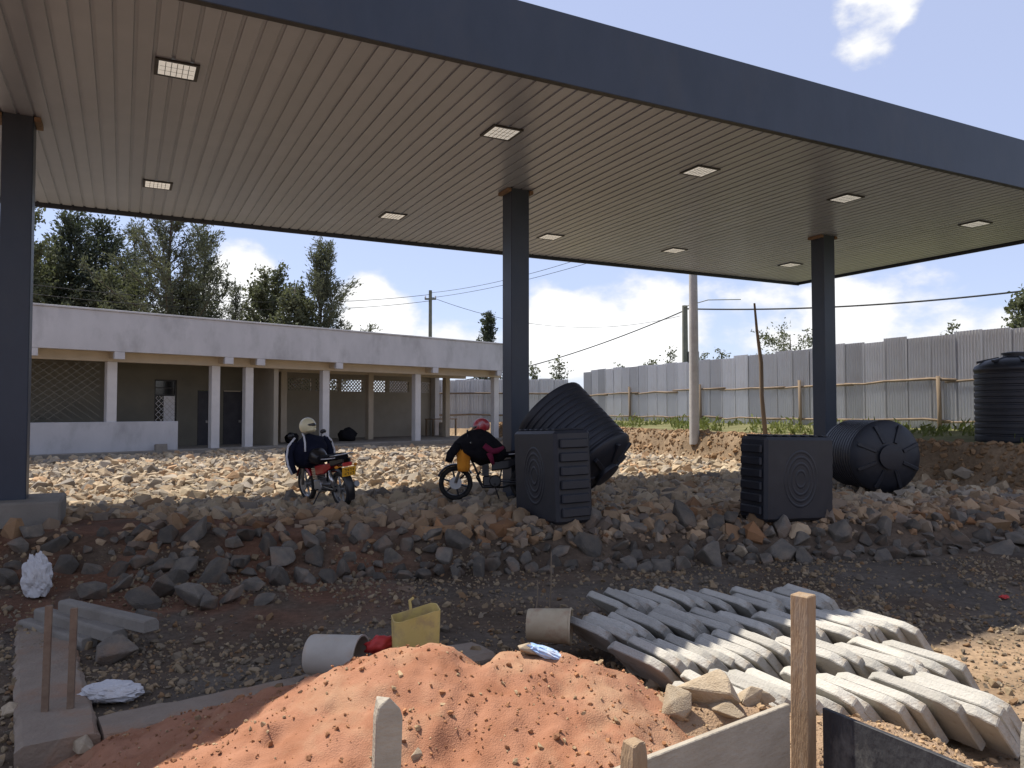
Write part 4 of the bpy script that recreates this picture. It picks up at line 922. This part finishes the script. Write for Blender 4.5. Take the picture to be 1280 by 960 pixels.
    for s in (-1, 1):
        MB().tube([(.37, s*.28, 1.005), (.35, s*.40, .99)], .019, 8).build('grip', 'blackr', hb)
        mr_ = MB().tube([(.42, s*.22, 1.03), (.43, s*.27, 1.16)], .007, 6).blob((.43, s*.30, 1.19), .018, .06, .04).build('mirror', 'bikeblk', t, smooth=True)
    MB().blob((.56, 0, .86), .10, .11, .11, 0).build('headlight', 'bikeblk', t, smooth=True)
    MB().lathe([(.095, 0), (.07, .03), (.02, .04)], 20, Matrix.Translation((.62, 0, .86))@Matrix.Rotation(R(90), 4, 'Y')).build('headlight_lens', 'glass', t, smooth=True)
    for x, z in ((.52, .80), (-.86, .70)):
        for s in (-1, 1): MB().tube([(x, s*.06, z), (x, s*.14, z)], .008, 5).blob((x, s*.17, z), .035, .03, .026).build('indicator', 'orange', t, smooth=True)
    MB().box((-.93, -.08, .70), (-.88, .08, .76)).build('tail_light', 'red', t, bevel=.01)
    MB().tube([(-.60, .13, .86), (-.92, .12, .90), (-.96, 0, .91), (-.92, -.12, .90), (-.60, -.13, .86)], .011, 7).build('grab_rail', 'chrome', t, smooth=True)
    pl = MB().box((-.006, -.12, -.075), (.0, .12, .075)).build('number_plate', 'plate', t, loc=(-.935, 0, .615), rot=(0, R(-14), 0))
    ch = MB()
    for row, zc, cnt in ((0, .03, 4), (1, -.033, 4)):
        for k in range(cnt):
            y0 = -.085+k*.045; ch.box((-.008, y0, zc-.022), (-.0062, y0+.009, zc+.022)); ch.box((-.0078, y0+.010, zc-.004+.018*((k+row) % 2)), (-.0062, y0+.030, zc+.006+.018*((k+row) % 2)-.002))
    ch.build('plate_characters', 'bikeblk', pl)
    MB().tube([(-.05, .1, .25), (-.12, .3, .03)], .012, 6).build('side_stand', 'bikeblk', t)
    for s in (-1, 1): MB().tube([(-.05, s*.1, .27), (-.05, s*.27, .28)], .013, 6).build('foot_peg', 'blackr', t)
    ch2 = MB().box((rw-.02, .10, .27), (-.05, .12, .29)).box((rw-.02, .10, .35), (-.05, .12, .37)).build('chain_guard', 'bikeblk', t)
    return t
def helmet(label, loc, rz, m, tilt=(0, 0)):
    t = thing('helmet', label, 'helmet', loc, rot=(tilt[0], tilt[1], rz))
    sh = MB(); rings = []
    mm = MB().blob((0, 0, 0), .155, .128, .145, 0, 1, 0, 28, 18, cut=-.10); mm.build('shell', m, t, smooth=True)
    MB().blob((.022, 0, .005), .143, .118, .065, 0, 1, 0, 24, 12).build('visor', 'visor', t, smooth=True)
    MB().blob((.05, 0, -.075), .11, .10, .045, 0, 1, 0, 20, 10).build('chin_guard', m, t, smooth=True)
    return t
# first motorcycle: seen from behind, pointing away to the left
hb1 = math.atan2(.76, -.65)
P1 = Vector((-3.17, 13.0, .05))
motorcycle('red and black motorcycle seen from behind with a yellow number plate', P1, hb1, 'bikered', R(-7))
m1 = Matrix.Translation(P1)@Matrix.Rotation(hb1, 4, 'Z')@Matrix.Rotation(R(-7), 4, 'X')
helmet('cream open helmet perched on the handlebar of the red motorcycle', m1@Vector((.34, .02, 1.33)), hb1+R(200), 'creamh', (0, R(-8)))
def drape(name, label, mtx, secs, m, seed, cat='jacket'):
    t = thing(name, label, cat, mtx.translation); t.matrix_world = mtx
    rings = []
    for i, (x, y, hw, zl, zh) in enumerate(secs):
        ring = []
        for a in np.linspace(0, 2*math.pi, 28, endpoint=False):
            c, s = math.cos(a), math.sin(a); f = 1+.16*mn.fractal((c*2+seed, s*2, i*.45+seed), 1, 2, 3)
            ring.append((x+.03*mn.noise((c*3, s*3, i+seed)), y+hw*c*f, (zl+zh)/2+(zh-zl)/2*s*f))
        rings.append(ring)
    MB().loft(rings).build('cloth', m, t, smooth=True); return t
j1 = drape('jacket', 'navy jacket with white stripes draped over the red motorcycle handlebar', m1, [(.64, 0, .05, .80, .98), (.56, 0, .27, .72, 1.08), (.46, 0, .33, .58, 1.14), (.36, 0, .31, .60, 1.20), (.27, 0, .27, .66, 1.16), (.18, 0, .21, .78, 1.06), (.10, 0, .08, .88, .98)], 'navycloth', 2)
for s in (-1, 1):
    sl_o = MB().tube([(.38, s*.28, 1.08), (.42, s*.37, .92), (.40, s*.38, .72), (.36, s*.34, .55)], [.07, .075, .07, .06], 12).build('sleeve', 'navycloth', j1, smooth=True)
    MB().tube([(.345, s*.27, 1.16), (.36, s*.40, 1.03), (.365, s*.445, .86), (.35, s*.44, .70), (.32, s*.40, .55)], .018, 6).build('white_stripe', 'stripe', sl_o, smooth=True)
MB().tube([(.40, .10, 1.205), (.27, .14, 1.17), (.19, .17, 1.06), (.15, .20, .92)], .016, 6).build('white_stripe', 'stripe', j1, smooth=True)
# second motorcycle: side on, pointing left, partly behind the box tank
hb2 = math.atan2(-.05, -1.0); P2 = Vector((-.36, 13.55, .05))
motorcycle('black motorcycle side-on beside the middle column, covered with a dark coat', P2, hb2, 'bikeblk', R(5))
m2 = Matrix.Translation(P2)@Matrix.Rotation(hb2, 4, 'Z')@Matrix.Rotation(R(5), 4, 'X')
helmet('red and grey helmet on top of the coat on the black motorcycle', m2@Vector((.18, 0, 1.31)), hb2+R(10), 'redh', (R(6), R(14)))
j2 = drape('coat', 'black coat with maroon lining spread over the front of the black motorcycle', m2, [(.66, 0, .10, .88, 1.02), (.54, 0, .30, .76, 1.14), (.38, 0, .34, .70, 1.22), (.20, 0, .33, .62, 1.26), (.02, 0, .29, .66, 1.16), (-.12, 0, .25, .62, 1.04), (-.24, 0, .10, .72, .92)], 'blackcloth', 5, 'coat')
MB().tube([(.14, .36, .95), (.0, .345, .84), (-.1, .30, .86), (-.2, .24, .92)], [.05, .06, .05, .03], 8).tube([(.05, .36, .82), (-.02, .33, .62)], [.055, .03], 8).build('lining', 'maroon', j2, smooth=True)
MB().tube([(.60, .22, .96), (.72, .28, .80), (.76, .27, .66)], [.08, .08, .06], 10).build('sleeve', 'blackcloth', j2, smooth=True)
oj = thing('orange_apron', 'orange cloth hanging over the fork of the black motorcycle', 'cloth', m2.translation); oj.matrix_world = m2
rings = []
for z, hw in ((1.0, .09), (.88, .10), (.72, .115), (.58, .105), (.50, .10)):
    rings.append([(.50+hw*math.cos(a)*(1+.12*math.sin(5*a+z*9)), .17+.07*math.sin(a)*(1+.15*math.cos(4*a)), z) for a in np.linspace(0, 2*math.pi, 18, endpoint=False)])
MB().loft(rings).build('cloth', 'orange', oj, smooth=True)

P = []
while len(P) < 2600:
    x = random.uniform(.7, 3.6); y = random.uniform(3.5, 5.1)
    if surf(x, y) > hz(x, y)+.01: P.append((x, y))
P = np.array(P); z = np.array([surf(a, b) for a, b in P]); tt = np.array([[1.0, .78, .56]])*rng.uniform(.6, 1.2, (len(P), 1))
o = scatter('soil_clods', np.c_[P, z], rng.gamma(1.5, .011, len(P)).clip(.006, .09), 'rockt', tt, .15); tag(o, 'crumbs and pebbles on the light brown soil by the slabs', kind='stuff')
# ------------------------------------------------------------------ small litter
for px, y0, y1, lb in ((686, 770, 690, 'thin dry twig standing upright below the platform edge'), (669, 770, 725, 'shorter thin twig just left of the upright twig')):
    q = onz(px, y0, -.48); tp = atd(px+3, y1, q.y); o = MB().tube([q-Vector((0, 0, .05)), q.lerp(tp, .5)+Vector((.012, 0, 0)), tp], [.009, .007, .004], 5).build('twig', 'wood'); tag(o, lb, 'twig')
q = onz(507, 738, -.43); o = MB().blob((0, 0, 0), .11, .08, .04, .5, 3, 9, 20, 12).build('cloth_scrap', 'rust', loc=q); tag(o, 'faded brownish scrap of cloth on the road below the platform edge', 'scrap')
q = onz(1255, 746, -.43); o = MB().blob((0, 0, 0), .05, .035, .02, .5, 3, 10, 20, 12).build('plastic_scrap', 'red', loc=q); tag(o, 'small red plastic scrap on the road at the right', 'scrap')
